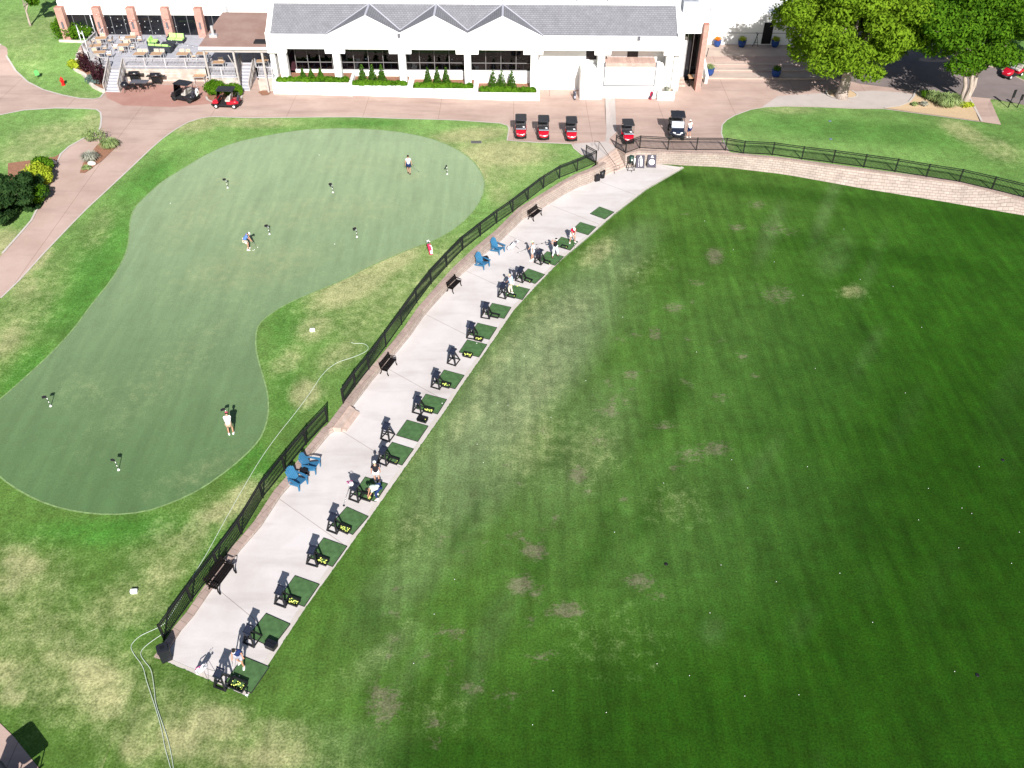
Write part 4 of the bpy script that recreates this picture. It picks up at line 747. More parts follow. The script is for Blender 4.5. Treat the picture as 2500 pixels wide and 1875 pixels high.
for i, (a, b) in enumerate(STD):
    A, B = GD(*a), GD(*b); inst(cs, (A+B)/2+Vector((0, 0, .001)), math.atan2(B.y-A.y, B.x-A.x), SLAB[i]).scale = (1.08,)*3
# ball trays
bt = thing('ball_tray', (0, 0, 0), 0, 'x', 'ball tray', 'black ball trays beside the hitting mats')
m_ = MB().bb(-.33, .33, -.2, .2, 0, .02).bb(-.33, .33, -.2, -.18, .02, .15).bb(-.33, .33, .18, .2, .02, .19).bb(-.33, -.31, -.18, .18, .02, .17).bb(.31, .33, -.18, .18, .02, .17); m_.build('tray_body', 'black_plastic', bt)
m_ = MB().bar((-.35, -.21, .155), (.35, -.21, .155), .035, .02).bar((-.35, .21, .195), (.35, .21, .195), .035, .02).bar((-.34, -.2, .15), (-.34, .2, .19), .03, .02).bar((.34, -.2, .15), (.34, .2, .19), .03, .02); m_.build('rim', 'black_metal', bt)
TR = [((581.4,1675),24,1.25,'large black ball tray full of yellow balls at the near deck corner'),((716.6,1471),24,1,'black tray packed with yellow balls, level with the nearest bench'),((787.7,1372),24,1,'black tray packed with yellow balls, third ball tray up the row'),((841.7,1293.8),24,1.05,'black tray packed with yellow balls, below the leaning driver'),((894.8,1216),10,1.05,'half empty ball tray by the feet of the bending golfer'),((960.6,1127),4,1,'nearly empty ball tray above the golfer in white cap'),((1031.8,1026.6),2,.95,'empty ball tray standing above the mat with the detached stand'),((1046.7,1003.8),20,.95,'full ball tray just above the empty tray near the step gap'),((1088.9,942.2),14,.95,'ball tray with a row of yellow balls, level with the third bench'),((1141.8,869),22,.95,'full ball tray below the mat that has no stand touching it'),((1168.8,829.4),22,.9,'full ball tray touching two neighbouring mats'),((1209,772.8),3,.9,'empty ball tray beside the thirteenth bag stand'),((1249.8,724.2),2,.85,'empty ball tray in front of the golfer in light blue'),((1290,686),2,.85,'empty ball tray beyond the golfer in light blue'),((1335,641.8),1,.8,'empty ball tray beside the club filled bag stand'),((1377.7,604.7),1,.8,'empty ball tray at the feet of the golfer in red')]
ball = MB().ell((0, 0, 0), .021, 8, 6); byel = ball.build('golf_ball', 'ball_yellow'); tag(byel, 'x', 'golf ball', 'yellow golf balls in the trays')
bused = []
def put_ball(src, p, lab, grp, s=1.0):
    o = src if src not in bused else src.copy()
    if src in bused: COL.objects.link(o)
    bused.append(src); o.location = p; o.scale = (s, s, s); o['label'] = lab; o['group'] = grp; return o
for i, ((px, py), nb, sc_, lab) in enumerate(TR):
    p = GD(px, py); k = min(range(19), key=lambda j: (MDIR[j][2]-p).length); d = MDIR[k][0]; o = inst(bt, p, math.atan2(d.y, d.x), lab); o.scale = (sc_,)*3; nr = Vector((-d.y, d.x, 0))
    for j in range(nb):
        u = random.uniform(-.27, .27)*sc_; v = random.uniform(-.13, .13)*sc_
        if nb < 12: u = .12+random.uniform(0, .15)
        put_ball(byel, p+d*u+nr*v+Vector((0, 0, .05+.05*(j % 3 if nb > 12 else 0))), 'yellow golf ball in the '+' '.join(lab.replace('black ', '').split()[:11]), 'yellow golf balls in the trays', 1.45)
bx = thing('storage_box', GD(663,1579), math.atan2(MDIR[1][0].y, MDIR[1][0].x), 'closed black box with a glossy lid beside the second mat', 'box')
MB().prism(rr(.56, .40, .05), 0, .26).build('box_body', 'black_plastic', bx); MB().prism(rr(.58, .42, .05), .262, .30).box((0, .0, .31), (.5, .05, .03)).build('lid', 'black_paint', bx)
for px, py in ((1243,701),(1262,699.5),(1268,697),(1264,700)): put_ball(byel, GD(px, py)+Vector((0, 0, .055)), 'yellow golf ball lying on the mat beside the golfer in light blue', 'yellow balls on one mat', 1.6)
bwh = MB().ell((0, 0, 0), .021, 8, 6).build('golf_ball', 'ball_white'); tag(bwh, 'x', 'golf ball')
for px, py, l_ in ((585,1652,'white golf ball on the nearest mat below the club head'),(902,1204,'white golf ball on the mat by the bending golfer'),(1079.6,986,'white golf ball at the right corner of the ninth mat'),(1057.5,998.5,'white golf ball beside the tray on the ninth mat'),(1164,839.5,'white golf ball on the mat above the full tray')):
    put_ball(bwh, GD(px, py)+Vector((0, 0, .06)), l_, 'white golf balls on the hitting mats', 1.5)
RB = [(1786,1123),(1825,1192),(2266,1193),(2348,1241),(2372,1254),(2242,1270),(2340,1338),(2488,1300),(2469,1376),(1895,1421),(1733,1497),(1604,1621),(1683,1650),(1818,1700),(1350,1687),(1950,1697),(1971,1140),(1558,666),(2100,683),(1960,722),(1345,1020),(1430,930),(1520,775),(2060,560),(1990,900),(2210,960),(2390,1140),(2250,800),(1700,860),(1180,1130),(1240,990),(1620,1180),(1500,1300),(1760,1380),(2050,1400),(2130,1520),(1110,1415),(1060,1500),(1010,1620),(1300,1770),(1480,1740),(2330,1640),(2180,700),(1720,540),(1790,610),(1890,640),(1280,870),(1215,985),(1165,1085)]
for px, py in RB: put_ball(bwh, G(px, py)+Vector((0, 0, .03)), 'white golf ball lying loose on the dark range turf', 'loose balls on the driving range', 1.0)
for px, py, l_ in ((618,612,'white golf ball by the putter of the golfer in blue'),(621.5,610.5,'second white ball touching the one by the putter'),(629,604.5,'white ball a step beyond the golfer in blue'),(817,596.5,'white ball left of the red golf bag on the putting green'),(779,379,'white golf ball on the far part of the putting green'),(416,497,'white golf ball on the upper left of the putting green')):
    put_ball(bwh, GU(px, py, .03)+Vector((0, 0, .03)), l_, 'white golf balls on the putting green', 1.5)
# ------------------------------------------------------------ benches, lounge chairs, small tables, bins
be = thing('bench', (0, 0, 0), 0, 'x', 'bench', 'black benches along the block wall'); mat('bench_black', (0.007, 0.005, 0.005), 0.6, spec=.15)
for k, y in enumerate((-.22, -.11, 0, .11)): MB().box((0, y, .44), (1.4, .085, .035)).build('seat_slat', 'bench_black', be)
for k in range(3): MB().box((0, .21+.035*k, .58+.13*k), (1.4, .03, .10), rx=math.radians(-15)).build('back_slat', 'bench_black', be)
for sx in (-1, 1):
    m_ = MB(); x_ = sx*.62; m_.tube([(x_, -.32, 0), (x_, -.24, .18), (x_, -.26, .42), (x_, .18, .42), (x_, .20, .2), (x_, .32, 0)], [.04, .035, .035, .035, .035, .04]); m_.tube([(x_, .17, .42), (x_, .33, .92)], .032).tube([(x_, -.28, .42), (x_, -.30, .66), (x_, .22, .68)], .03)
    m_.build('side_frame', 'bench_black', be)
for (px, py), lab, rr_, s_ in (((543,1420), 'large black bench by the fence at the near end of the deck', 0, 1.18), ((949,902), 'black bench by the wall just past the low stone step gap', 0, 1), ((1109,705), 'black bench by the wall below the two blue chairs at the far end', 0, .95), ((1306,531), 'black bench farthest up the deck, left of the golfer in red', 0, .98)):
    p = GD(px, py); k = min(range(len(wb)-1), key=lambda j: (wb[j]-p).length); d = wb[min(k+2, len(wb)-1)]-wb[max(k-2, 0)]; o = inst(be, p+Vector((0, 0, .01)), math.atan2(d.y, d.x), lab); o.scale = (s_,)*3
ad = thing('adirondack_chair', (0, 0, 0), 0, 'x', 'chair', 'blue lounge chairs on the deck')
for k in range(6):
    t_ = (k-2.5)/2.5; m_ = MB(); h = .86-.16*t_*t_; m_.box((t_*.25, .28+.14, .28+h*.46), (.085, .025, h), rx=math.radians(-24)); m_.build('back_slat', 'blue_poly', ad)
m_ = MB(); m_.prism(rr(.52, .03, .01, 1, 0, .56), .75, .80).prism(rr(.5, .03, .01, 1, 0, .42), .42, .47); m_.build('back_rail', 'blue_poly', ad)
for k in range(5): MB().box((0, -.28+.115*k, .36-.028*k), (.54, .10, .022), rx=math.radians(-13)).build('seat_slat', 'blue_poly', ad)
for sx in (-1, 1):
    m_ = MB(); m_.bar((sx*.29, -.36, .36), (sx*.29, .62, .04), .03, .12).bar((sx*.31, -.34, 0), (sx*.31, -.34, .55), .09, .03); m_.build('leg', 'blue_poly', ad)
    m_ = MB(); m_.prism([(sx*.27, -.42), (sx*.42, -.40), (sx*.42, -.1), (sx*.36, .42), (sx*.30, .42), (sx*.27, 0)], .555, .58); m_.bar((sx*.33, .38, .2), (sx*.33, .38, .555), .03, .06); m_.build('armrest', 'blue_poly', ad)
def wdir(p, k0=2):
    k = min(range(len(wb)-1), key=lambda j: (wb[j]-p).length); d = wb[min(k+k0, len(wb)-1)]-wb[max(k-k0, 0)]; return math.atan2(d.y, d.x)
for (px, py), lab, da, s_ in (((763,1146), 'blue slatted lounge chair above the small black table near the fence', .15, 1.1), ((730,1184), 'blue slatted lounge chair below the small black table, nearest one', -.25, 1.1), ((1217,615), 'blue slatted lounge chair beside the grey golf bag', -.1, 1.05), ((1180,651), 'blue slatted lounge chair left of the small round black table', -.2, 1.05)):
    p = GD(px, py); o = inst(ad, p+Vector((0, 0, .003)), wdir(p)+da, lab); o.scale = (s_,)*3
stb = thing('side_table', (0, 0, 0), 0, 'x', 'table', 'small black side tables')
MB().prism(rr(.42, .42, .06), .44, .47).build('table_top', 'black_plastic', stb); m_ = MB()
for sx in (-1, 1):
    for sy in (-1, 1): m_.bar((sx*.16, sy*.16, .45), (sx*.2, sy*.2, 0), .06, .04)
m_.prism(rr(.34, .34, .05), .16, .18).build('leg_frame', 'black_plastic', stb)
inst(stb, GD(744,1160), .6, 'small black table between the two nearest blue chairs'); inst(stb, GD(1186,640), .4, 'small black table above the far left blue chair')
tb = thing('trash_bin', GD(407,1606), math.radians(28), 'square dark litter bin with an open top at the near deck corner', 'trash bin')
MB().prism(rr(.52, .52, .07), 0, .82).build('bin_body', 'black_plastic', tb); m_ = MB(); m_.prism(rr(.56, .56, .07), .82, .86); m_.prism(rr(.5, .5, .07), .86, .93).build('lid', 'roof_plastic', tb); MB().prism(rr(.2, .2, .03), .931, .935).build('opening', 'black_metal', tb)
MB().box((0, -.262, .45), (.44, .01, .7)).box((.262, 0, .45), (.01, .44, .7)).build('side_panel', 'roof_plastic', tb)
t_ = thing('trash_bin', GD(1456,440), .5, 'low square black bin beside the round one at the foot of the steps', 'trash bin'); MB().prism(rr(.52, .5, .04), 0, .5).build('bin_body', 'black_plastic', t_); MB().prism(rr(.55, .53, .04), .5, .56).bb(-.05, .05, -.2, .2, .56, .6).build('lid', 'roof_plastic', t_)
t_ = thing('trash_bin', GD(1469.5,433), 0, 'round black bin with an open rim at the foot of the garden steps', 'trash bin'); MB().tube([(0, 0, 0), (0, 0, .62)], [.25, .28], 16).build('bin_body', 'black_plastic', t_); m_ = MB(); m_.tube([(.27*math.cos(a), .27*math.sin(a), .64) for a in [2*math.pi*j/16 for j in range(17)]], .035, 6).build('rim', 'roof_plastic', t_)
# water cooler on a stand and the two slanted sign boards
wc = thing('water_cooler', GD(1539,413), .1, 'dark green drinks cooler on a black four legged stand by the block wall', 'cooler')
m_ = MB()
for sx in (-1, 1):
    for sy in (-1, 1): m_.bar((sx*.33, sy*.3, 0), (sx*.17, sy*.17, .75), .04)
for a in ((-.33, -.3), (.33, -.3)): pass
m_.bar((-.33, -.3, .03), (.33, -.3, .03), .03).bar((-.33, .3, .03), (.33, .3, .03), .03).bar((0, -.3, .03), (0, -.62, 0), .05); m_.prism(rr(.4, .4, .05), .74, .78).build('stand', 'black_metal', wc)
MB().tube([(0, 0, .78), (0, 0, 1.28)], [.22, .24], 14).build('tank', mat('cooler_green', (.015, .045, .035), .4), wc); m_ = MB(); m_.ell((0, 0, 1.28), (.25, .25, .12), 14, 5, 0).build('lid', 'cooler_green', wc); MB().tube([(0, -.235, .98), (0, -.245, 1.1)], .07, 10).build('badge', 'white_plastic', wc)
MB().tube([(.34, .05, .45), (.34, .05, 1.05)], .07, 8).build('cup_dispenser', 'white_plastic', wc)
def sign(px, lab, kind):
    o = thing('sign_board', GD(*px), math.radians(-4), lab, 'sign', 'dark sign boards by the block wall'); T = math.radians(-32)
    c0 = Vector((0, .12, .55)); R = Matrix.Rotation(T, 3, 'X')
    MB().box(c0, (.72, .07, 1.15), rx=T).build('board', mat('sign_dark', (.035, .028, .05), .6), o)
    m_ = MB()
    for sx in (-1, 1): m_.bar((sx*.38, -.18, .02), (sx*.38, .5, .95), .05, .09).bar((sx*.38, .6, 0), (sx*.38, .42, .8), .05, .06)
    m_.build('side_frame', 'black_plastic', o); m_ = MB()
    def at(u, v, w=.037): return c0+R @ Vector((u, -w, v))
    def patch(u0, u1, v0, v1): m_.quad(at(u0, v0), at(u1, v0), at(u1, v1), at(u0, v1))
    def disc(u, v, r, e=1): n = 20; m_.add([at(u+r*math.cos(2*math.pi*j/n), v+r*e*math.sin(2*math.pi*j/n)) for j in range(n)], [tuple(range(n))])
    disc(.02, .44, .07, 1.1); patch(-.02, .06, .33, .4); patch(-.12, .16, .30, .345)
    if kind: disc(0, -.09, .27, .95)
    else:
        for k in range(6): disc(-.14, .2-.125*k, .035)
        for k in range(5): patch(-.0, .2, .12-.135*k, .225-.135*k)
    m_.build('lettering', 'white_plastic', o)
sign((1562,409), 'dark slanted board with a column of white dots and boxes', 0); sign((1590,408), 'dark slanted board with one big white disc', 1)
# ------------------------------------------------------------ golf carts
def rsec(y, hw, z0, z1, r, n=2): return [(a, y, b) for a, b in rr(2*hw, z1-z0, min(r, hw*.9, (z1-z0)*.49), n, 0, (z0+z1)/2)]
def wheel(par, x, y, r=.22, w=.17, rim='alu'):
    t = MB(); s = []
    for dx, q in ((-w/2, .8), (-w/2*.8, 1), (w/2*.8, 1), (w/2, .8)): s.append([(x+dx, y+r*q*math.cos(a), r+r*q*math.sin(a)) for a in [2*math.pi*j/18 for j in range(18)]])
    t.loft(s); o = t.build('wheel', 'tyre', par)
    sx = 1 if x > 0 else -1; m = MB(); m.tube([(x+sx*(w/2-.03), y, r), (x+sx*(w/2+.012), y, r)], [.115, .10], 12); m.build('rim', rim, o)
def cart(lab, paint='red_paint', grp=None, bags=0, seat='seat_vinyl', rim='alu', fold=True, L=1.0):
    c = thing('golf_cart', (0, 0, 0), 0, lab, 'golf cart', grp)   # front faces local +Y, front axle at y=0
    for sx in (-1, 1):
        wheel(c, sx*.46, 0, rim=rim); wheel(c, sx*.47, -1.62, rim=rim)
    MB().loft([rsec(.25, .34, .2, .34, .04), rsec(-.3, .5, .18, .34, .04), rsec(-1.3, .52, .18, .34, .04), rsec(-1.95, .48, .22, .36, .04)]).build('chassis', 'black_plastic', c)
    MB().loft([rsec(.42, .26, .36, .5, .06), rsec(.34, .38, .34, .60, .08), rsec(.12, .46, .34, .74, .10), rsec(-.12, .50, .38, .86, .10), rsec(-.26, .50, .5, .90, .08)]).build('hood', paint, c)
    MB().loft([rsec(.46, .33, .2, .34, .05), rsec(.28, .46, .2, .36, .05)]).tube([(-.33, .44, .3), (.33, .44, .3)], .05, 8).build('bumper', 'black_plastic', c)
    for sx in (-1, 1): MB().box((sx*.3, .315, .56), (.14, .06, .08), rx=math.radians(-35), rz=sx*-.25).build('headlight', 'lamp_lens', c)
    MB().loft([rsec(-1.0, .52, .34, .62, .06), rsec(-1.35, .55, .34, .70, .1), rsec(-1.75, .54, .40, .72, .1), rsec(-2.05, .46, .42, .66, .1)]).build('rear_body', paint, c)
    MB().bb(-.5, .5, -.27, -.2, .62, .88).box((0, -.3, .86), (.98, .2, .05)).build('dashboard', 'black_plastic', c)
    m = MB(); m.bb(-.5, .5, -1.0, -.3, .345, .37).build('floor', 'rubber', c)
    MB().prism(rr(.98, .46, .06, 3, 0, -1.12), .66, .78).build('seat', seat, c); MB().box((0, -1.37, 1.0), (.98, .10, .36), rx=math.radians(10)).build('backrest', seat, c)
    m = MB(); n = 14; m.tube([(.22+.17*math.cos(a), -.52+.06*math.cos(math.pi/2)+.12*math.sin(a), .93+.12*math.sin(a)*-1) for a in [2*math.pi*j/n for j in range(n+1)]], .018, 6).tube([(.22, -.52, .93), (.22, -.3, .78)], .025).build('steering_wheel', 'black_metal', c)
    m = MB(); m.loft([[(a, b, z) for a, b in rr(w_, l_, .14, 4, 0, -1.0)] for w_, l_, z in ((1.02, 1.50, 1.60), (1.08, 1.56, 1.63), (1.06, 1.54, 1.66), (.9, 1.36, 1.695))]); m.build('roof', 'roof_plastic', c)
    for sx in (-1, 1):
        MB().bar((sx*.47, -.18, .85), (sx*.45, -.34, 1.62), .035).build('strut', 'black_metal', c); MB().bar((sx*.5, -1.55, .65), (sx*.46, -1.62, 1.62), .035).build('strut', 'black_metal', c)
    if fold:
        MB().add([], []); m = MB(); m.box((0, .02, .965), (.92, .46, .018), rx=math.radians(14)); m.build('windshield', 'acrylic', c)
        m = MB(); m.box((0, -.24, .93), (.96, .03, .05)).bar((-.46, -.22, .9), (.46, -.22, .9), .02); m.build('windshield_hinge', 'black_metal', c)
    else:
        m = MB(); m.box((0, -.26, 1.24), (.9, .012, .74), rx=math.radians(12)); m.build('windshield', 'windshield', c)
    m = MB(); m.bar((-.42, -2.08, .45), (.42, -2.08, .45), .05).bb(-.4, .4, -2.14, -1.95, .38, .42).build('bag_rack', 'black_metal', c)
    MB().box((0, -1.78, 1.15), (.9, .04, .05)).build('bag_bar', 'black_metal', c)
    MB().box((-.28, -.75, .80), (.2, .28, .02), rz=.1).build('towel', 'cloth_white', c) if bags == 0 else None
    return c
RC = cart('x', grp='red golf carts parked nose out beside the putting green')
# parked carts: front wheels centre px -> ground
PK = [((1271.5,339.5), -2, 'red golf cart at the left end of the parked trio beside the lawn'), ((1327,342.5), -2, 'red golf cart in the middle of the parked trio beside the lawn'), ((1395,345.5), -2, 'red golf cart at the right end of the parked trio, nearest the steps'), ((1534,352), 0, 'red golf cart parked alone at the fence right of the steps')]
for (px, py), a, lab in PK:
    p = GU(px, py, .03); p.y += .18; inst(RC, p, math.pi+math.radians(a+2), lab).scale = (1.0, 1.0, 1.0)
c1 = cart('red golf cart with white wheels seen side on by the round green bush', rim='white_plastic', bags=1, seat='seat_light', fold=False); c1.location = GU(531, 262, .03)+Vector((0, .25, 0)); c1.rotation_euler.z = math.radians(88); c1.scale = (1.12,)*3
c2 = cart('black golf cart with golf bags at the back, parked beside the patio', paint='black_paint', rim='black_metal', bags=1, seat='seat_light', fold=False); c2.location = GU(432, 244, .03)+Vector((0, .3, 0)); c2.rotation_euler.z = math.radians(70); c2.scale = (1.12,)*3
c3 = copy_tree(c1); c3.location = GU(2455, 190, .03); c3.rotation_euler.z = math.radians(120); c3['label'] = 'red golf cart in tree shade at the right edge of the photo'
c4 = copy_tree(RC); c4.location = G(2196, 24, 1.3); c4.rotation_euler.z = math.pi; c4['label'] = 'red golf cart beyond the big bright tree at the top edge'
c4['group'] = 'red golf carts in the far car park'
# black cart cut by the lower left corner
c5 = cart('black roofed golf cart cut off by the lower left corner', paint='black_paint', rim='black_metal', fold=False); c5.location = G(20, 1880, .02)+Vector((-.4, -.3, 0)); c5.rotation_euler.z = math.radians(40); c5.location = G(0, 1918, .02); c5.scale = (1.15,)*3; c5.rotation_euler.z = math.radians(48)
sheet('path_corner', [G(*p).to_2d() for p in [(-200,1560),(0,1766),(35,1800),(95,1875),(150,1960),(-200,2000)]], lambda x, y: Uz(x, y), 'road_concrete', .03)
# utility vehicle
uv = thing('utility_vehicle', GU(1653, 345, .03)+Vector((0, .35, 0)), math.pi-.06, 'dark blue off-road utility vehicle with a black canopy at the fence', 'utility vehicle')
for sx in (-1, 1): wheel(uv, sx*.58, 0, .31, .24, 'black_metal'); wheel(uv, sx*.6, -1.95, .31, .26, 'black_metal')
MB().loft([rsec(.25, .42, .35, .55, .06), rsec(-.3, .66, .32, .55, .06), rsec(-2.3, .66, .35, .6, .06)]).build('chassis', 'black_plastic', uv)
MB().loft([rsec(.48, .34, .55, .72, .06), rsec(.3, .5, .5, .86, .1), rsec(-.1, .62, .5, 1.0, .12), rsec(-.45, .64, .6, 1.12, .1)]).build('hood', 'navy_paint', uv)
MB().tube([(-.3, .5, .45), (-.3, .56, .7), (.3, .56, .7), (.3, .5, .45)], .03, 6).build('bull_bar', 'black_metal', uv)
for sx in (-1, 1):
    MB().box((sx*.33, .36, .83), (.26, .10, .09), rz=sx*-.5, rx=-.5).build('headlight', 'lamp_lens', uv); MB().box((sx*.62, .05, .74), (.2, .7, .05), rx=.0).build('fender', 'navy_paint', uv)
MB().box((0, .3, .86), (.14, .2, .06), rx=-.5).build('badge', 'chrome', uv)
MB().box((0, -.42, 1.32), (1.14, .02, .55), rx=math.radians(24)).build('windshield', 'acrylic', uv)
for sx in (-1, 1):
    MB().tube([(sx*.63, -.4, .95), (sx*.56, -.7, 1.98)], .03).build('strut', 'black_metal', uv); MB().tube([(sx*.63, -1.7, .7), (sx*.56, -1.75, 1.98)], .03).build('strut', 'black_metal', uv)
m_ = MB(); m_.loft([[(a, b, z) for a, b in rr(w_, l_, .04, 2, 0, -1.25)] for w_, l_, z in ((1.32, 1.46, 1.95), (1.34, 1.5, 1.99), (1.28, 1.44, 2.03))]).box((0, -1.25, 2.045), (.3, 1.4, .03)); m_.build('canopy', mat('canopy_black', (.012, .014, .022), .7), uv)
MB().prism(rr(1.2, .5, .06, 3, 0, -1.3), .75, .86).build('seat', 'seat_vinyl', uv); MB().box((0, -1.58, 1.12), (1.2, .1, .5), rx=.15).build('backrest', 'seat_vinyl', uv); MB().bb(-.64, .64, -2.75, -1.8, .62, .66).bb(-.66, .66, -2.78, -2.72, .62, .95).bb(-.66, -.62, -2.75, -1.8, .62, .95).bb(.62, .66, -2.75, -1.8, .62, .95).build('cargo_bed', 'black_plastic', uv)
# ------------------------------------------------------------ people
def skin_mesh(name, V_, E_, Rd, m, parent, sub=1, extra=None):
    me = bpy.data.meshes.new('tmp'); me.from_pydata([tuple(v) for v in V_], E_, []); o = bpy.data.objects.new('tmp', me); COL.objects.link(o)
    o.modifiers.new('s', 'SKIN'); 
    for i, r_ in enumerate(Rd): me.skin_vertices[0].data[i].radius = (r_, r_) if not isinstance(r_, tuple) else r_
    me.skin_vertices[0].data[0].use_root = True
    if sub: q = o.modifiers.new('u', 'SUBSURF'); q.levels = sub; q.render_levels = sub
    dg = bpy.context.evaluated_depsgraph_get(); dg.update(); e_ = o.evaluated_get(dg); nm = bpy.data.meshes.new_from_object(e_); 
    mb = MB(); mb.add([v.co[:] for v in nm.vertices], [tuple(p.vertices) for p in nm.polygons], True)
    if extra: extra(mb)
    bpy.data.objects.remove(o); bpy.data.meshes.remove(nm); return mb.build(name, m, parent)
def ik(a, b, l1, l2, hint):
    d = b-a; L = min(d.length, (l1+l2)*.998); u = d.normalized(); x = (l1*l1-l2*l2+L*L)/(2*L); h = math.sqrt(max(l1*l1-x*x, 0)); hp = hint-u*hint.dot(u); hp = hp.normalized() if hp.length > 1e-6 else Vector((0, 1, 0)); return a+u*x+hp*h, a+u*L
def person(p, hd, lab, lean=.1, hip=.93, feet=((-.14, 0), (.14, 0)), hands=((-.25, .1, .85), (.25, .1, .85)), shirt='cloth_white', pants='cloth_khaki', short=True, shoe='white_plastic', hat=('cap', 'cloth_white'), head=.1, twist=0, toes=(-.25, .25), hiplag=0.0, sc=1.0, elbow=None, sleeve=.55):
    o = thing('person', p, math.radians(hd), lab, 'person'); o.scale = (sc,)*3; Vc = Vector
    hc = Vc((0, -hiplag, hip)); up = Vc((0, math.sin(lean), math.cos(lean))); chest = hc+up*.34; nb = hc+up*.53; hdir = Vc((0, math.sin(lean+head), math.cos(lean+head))); hd_ = nb+hdir*.19
    tw = Matrix.Rotation(twist, 3, 'Z'); sh = [nb-up*.045+tw @ Vc((s*.18, 0, 0)) for s in (-1, 1)]; hp = [hc+Vc((s*.10, 0, -.02)) for s in (-1, 1)]
    V_ = [hc, hc+up*.16, chest, nb, nb+hdir*.07, hd_-hdir*.04, hd_+hdir*.05]; Rd = [.13, .125, .15, .065, .055, .082, .075]; E_ = [(0, 1), (1, 2), (2, 3), (3, 4), (4, 5), (5, 6)]
    arms = []; legs = []
    for i, s in enumerate((-1, 1)):
        el, wr = ik(sh[i], Vc(hands[i]), .29, .26, Vc((s*.8, -.6, -.3)) if elbow is None else Vc(elbow[i])); d = (wr-el).normalized(); k = len(V_); palm = wr+d*.07
        V_ += [sh[i], el, wr, palm]; Rd += [.058, .043, .028, .034]; E_ += [(2, k), (k, k+1), (k+1, k+2), (k+2, k+3)]
        side = d.orthogonal().normalized(); cu = d.cross(side).normalized()
        for j in range(4): a = palm+d*.025+side*(j-1.5)*.019; b = a+d*(.035+.008*(1.5-abs(j-1.3)))+cu*.01; c_ = b+d*.018+cu*.026; n_ = len(V_); V_ += [a, b, c_]; Rd += [.0095, .009, .008]; E_ += [(k+3, n_), (n_, n_+1), (n_+1, n_+2)]
        n_ = len(V_); V_ += [wr+d*.04+side*s*.03, wr+d*.075+side*s*.05]; Rd += [.012, .01]; E_ += [(k+2, n_), (n_, n_+1)]; arms.append((sh[i], el, wr))
        fx, fy = feet[i][0], feet[i][1]; an = Vc((fx, fy, .085+(feet[i][2] if len(feet[i]) > 2 else 0))); kn, an2 = ik(hp[i], an, .43, .43, Vc((s*.15, 1, .1))); an = an2; k = len(V_); toe = an+Vc((math.sin(toes[i])*.15, math.cos(toes[i])*.15, -.045))
        V_ += [hp[i], kn, an, toe]; Rd += [.088, .058, .038, .032]; E_ += [(0, k), (k, k+1), (k+1, k+2), (k+2, k+3)]; legs.append((hp[i], kn, an, toes[i]))
    side = Vc((1, 0, 0)); fw = hdir.cross(side).normalized()*-1
    fw = Vc((0, math.cos(lean+head), -math.sin(lean+head)))
    def face(mb):
        mb.ell(hd_+fw*.095, (.016, .022, .024), 6, 4)
        for s in (-1, 1): mb.ell(hd_+fw*.083+side*s*.032+hdir*.02, .012, 6, 4); mb.ell(hd_+side*s*.085, (.014, .026, .034), 6, 4)
        mb.ell(hd_+fw*.082-hdir*.045, (.024, .012, .008), 6, 4)
    skin_mesh('body', V_, E_, Rd, 'skin', o, 1, face)
    # shirt, trousers, shoes
    b = [hc-up*.05, hc+up*.15, chest, nb-up*.02]; Rr = [.172, .165, .175, .095]; Ee = [(0, 1), (1, 2), (2, 3)]
    for i in (0, 1): q = arms[i]; k = len(b); m0 = q[0].lerp(q[1], sleeve if sleeve <= 1 else 1); b += [q[0], m0]; Rr += [.085, .068]; Ee += [(2, k), (k, k+1)]
    for i in (0, 1):
        if sleeve > 1: q = arms[i]; k = len(b); b.append(q[1].lerp(q[2], .9)); Rr.append(.045); Ee.append((5+2*i, k))
    skin_mesh('shirt', b, Ee, Rr, shirt, o)
    b = [hc+up*.02]; Rr = [.150]; Ee = []
    for q in legs:
        k = len(b)
        if short: b += [q[0], q[0].lerp(q[1], .8)]; Rr += [.112, .098]; Ee += [(0, k), (k, k+1)]
        else: b += [q[0], q[1], q[1].lerp(q[2], .9)]; Rr += [.112, .082, .068]; Ee += [(0, k), (k, k+1), (k+1, k+2)]
    skin_mesh('shorts' if short else 'trousers', b, Ee, Rr, pants, o)
    for q in legs:
        a = q[2]; m_ = MB(); t = q[3]; R = Matrix.Rotation(-t, 3, 'Z'); s_ = []
        for y, hw, z1 in ((-.09, .035, .07), (-.05, .052, .10), (.05, .055, .095), (.13, .05, .065), (.19, .03, .04)): s_.append([a+R @ Vc((x_, y, z_-.085)) for x_, z_ in rr(2*hw, z1, .02, 2, 0, z1/2)])
        m_.loft(s_).build('shoe', shoe, o)
    kind, hm = hat
    ax = Matrix((side, fw, hdir)).transposed()
    m_ = MB(); m_.ell((0, 0, 0), (.098, .112, .092), 12, 5, 0.0); m_.v = [tuple(hd_+hdir*.035+ax @ Vc(v)-fw*.008) for v in m_.v]
    if kind == 'hair': m_ = MB(); m_.ell((0, 0, 0), (.098, .108, .11), 12, 6, -.35); m_.v = [tuple(hd_+hdir*.02-fw*.018+ax @ Vc(v)) for v in m_.v]; m_.build('hair', hm, o)
    elif kind == 'visor':
        m_.build('hair', 'hair_dark', o); m_ = MB(); m_.loft([[hd_+hdir*z_+ax @ Vc((r_*math.cos(a), (r_+.01)*math.sin(a), 0)) for a in [2*math.pi*j/14 for j in range(14)]] for z_, r_ in ((.03, .103), (.075, .101))], cap=False); m_.prism([(.09*math.cos(a), .09*math.sin(a)+.01) for a in [math.pi*j/10 for j in range(11)]][::1], 0, .01)
        n0 = len(m_.v)-22; m_.v[n0:] = [tuple(hd_+hdir*.03+ax @ Vc((v[0]*.95, .05+v[1]*1.0, v[2]-v[1]*.2))) for v in m_.v[n0:]]; m_.build('visor', hm, o)
    else:
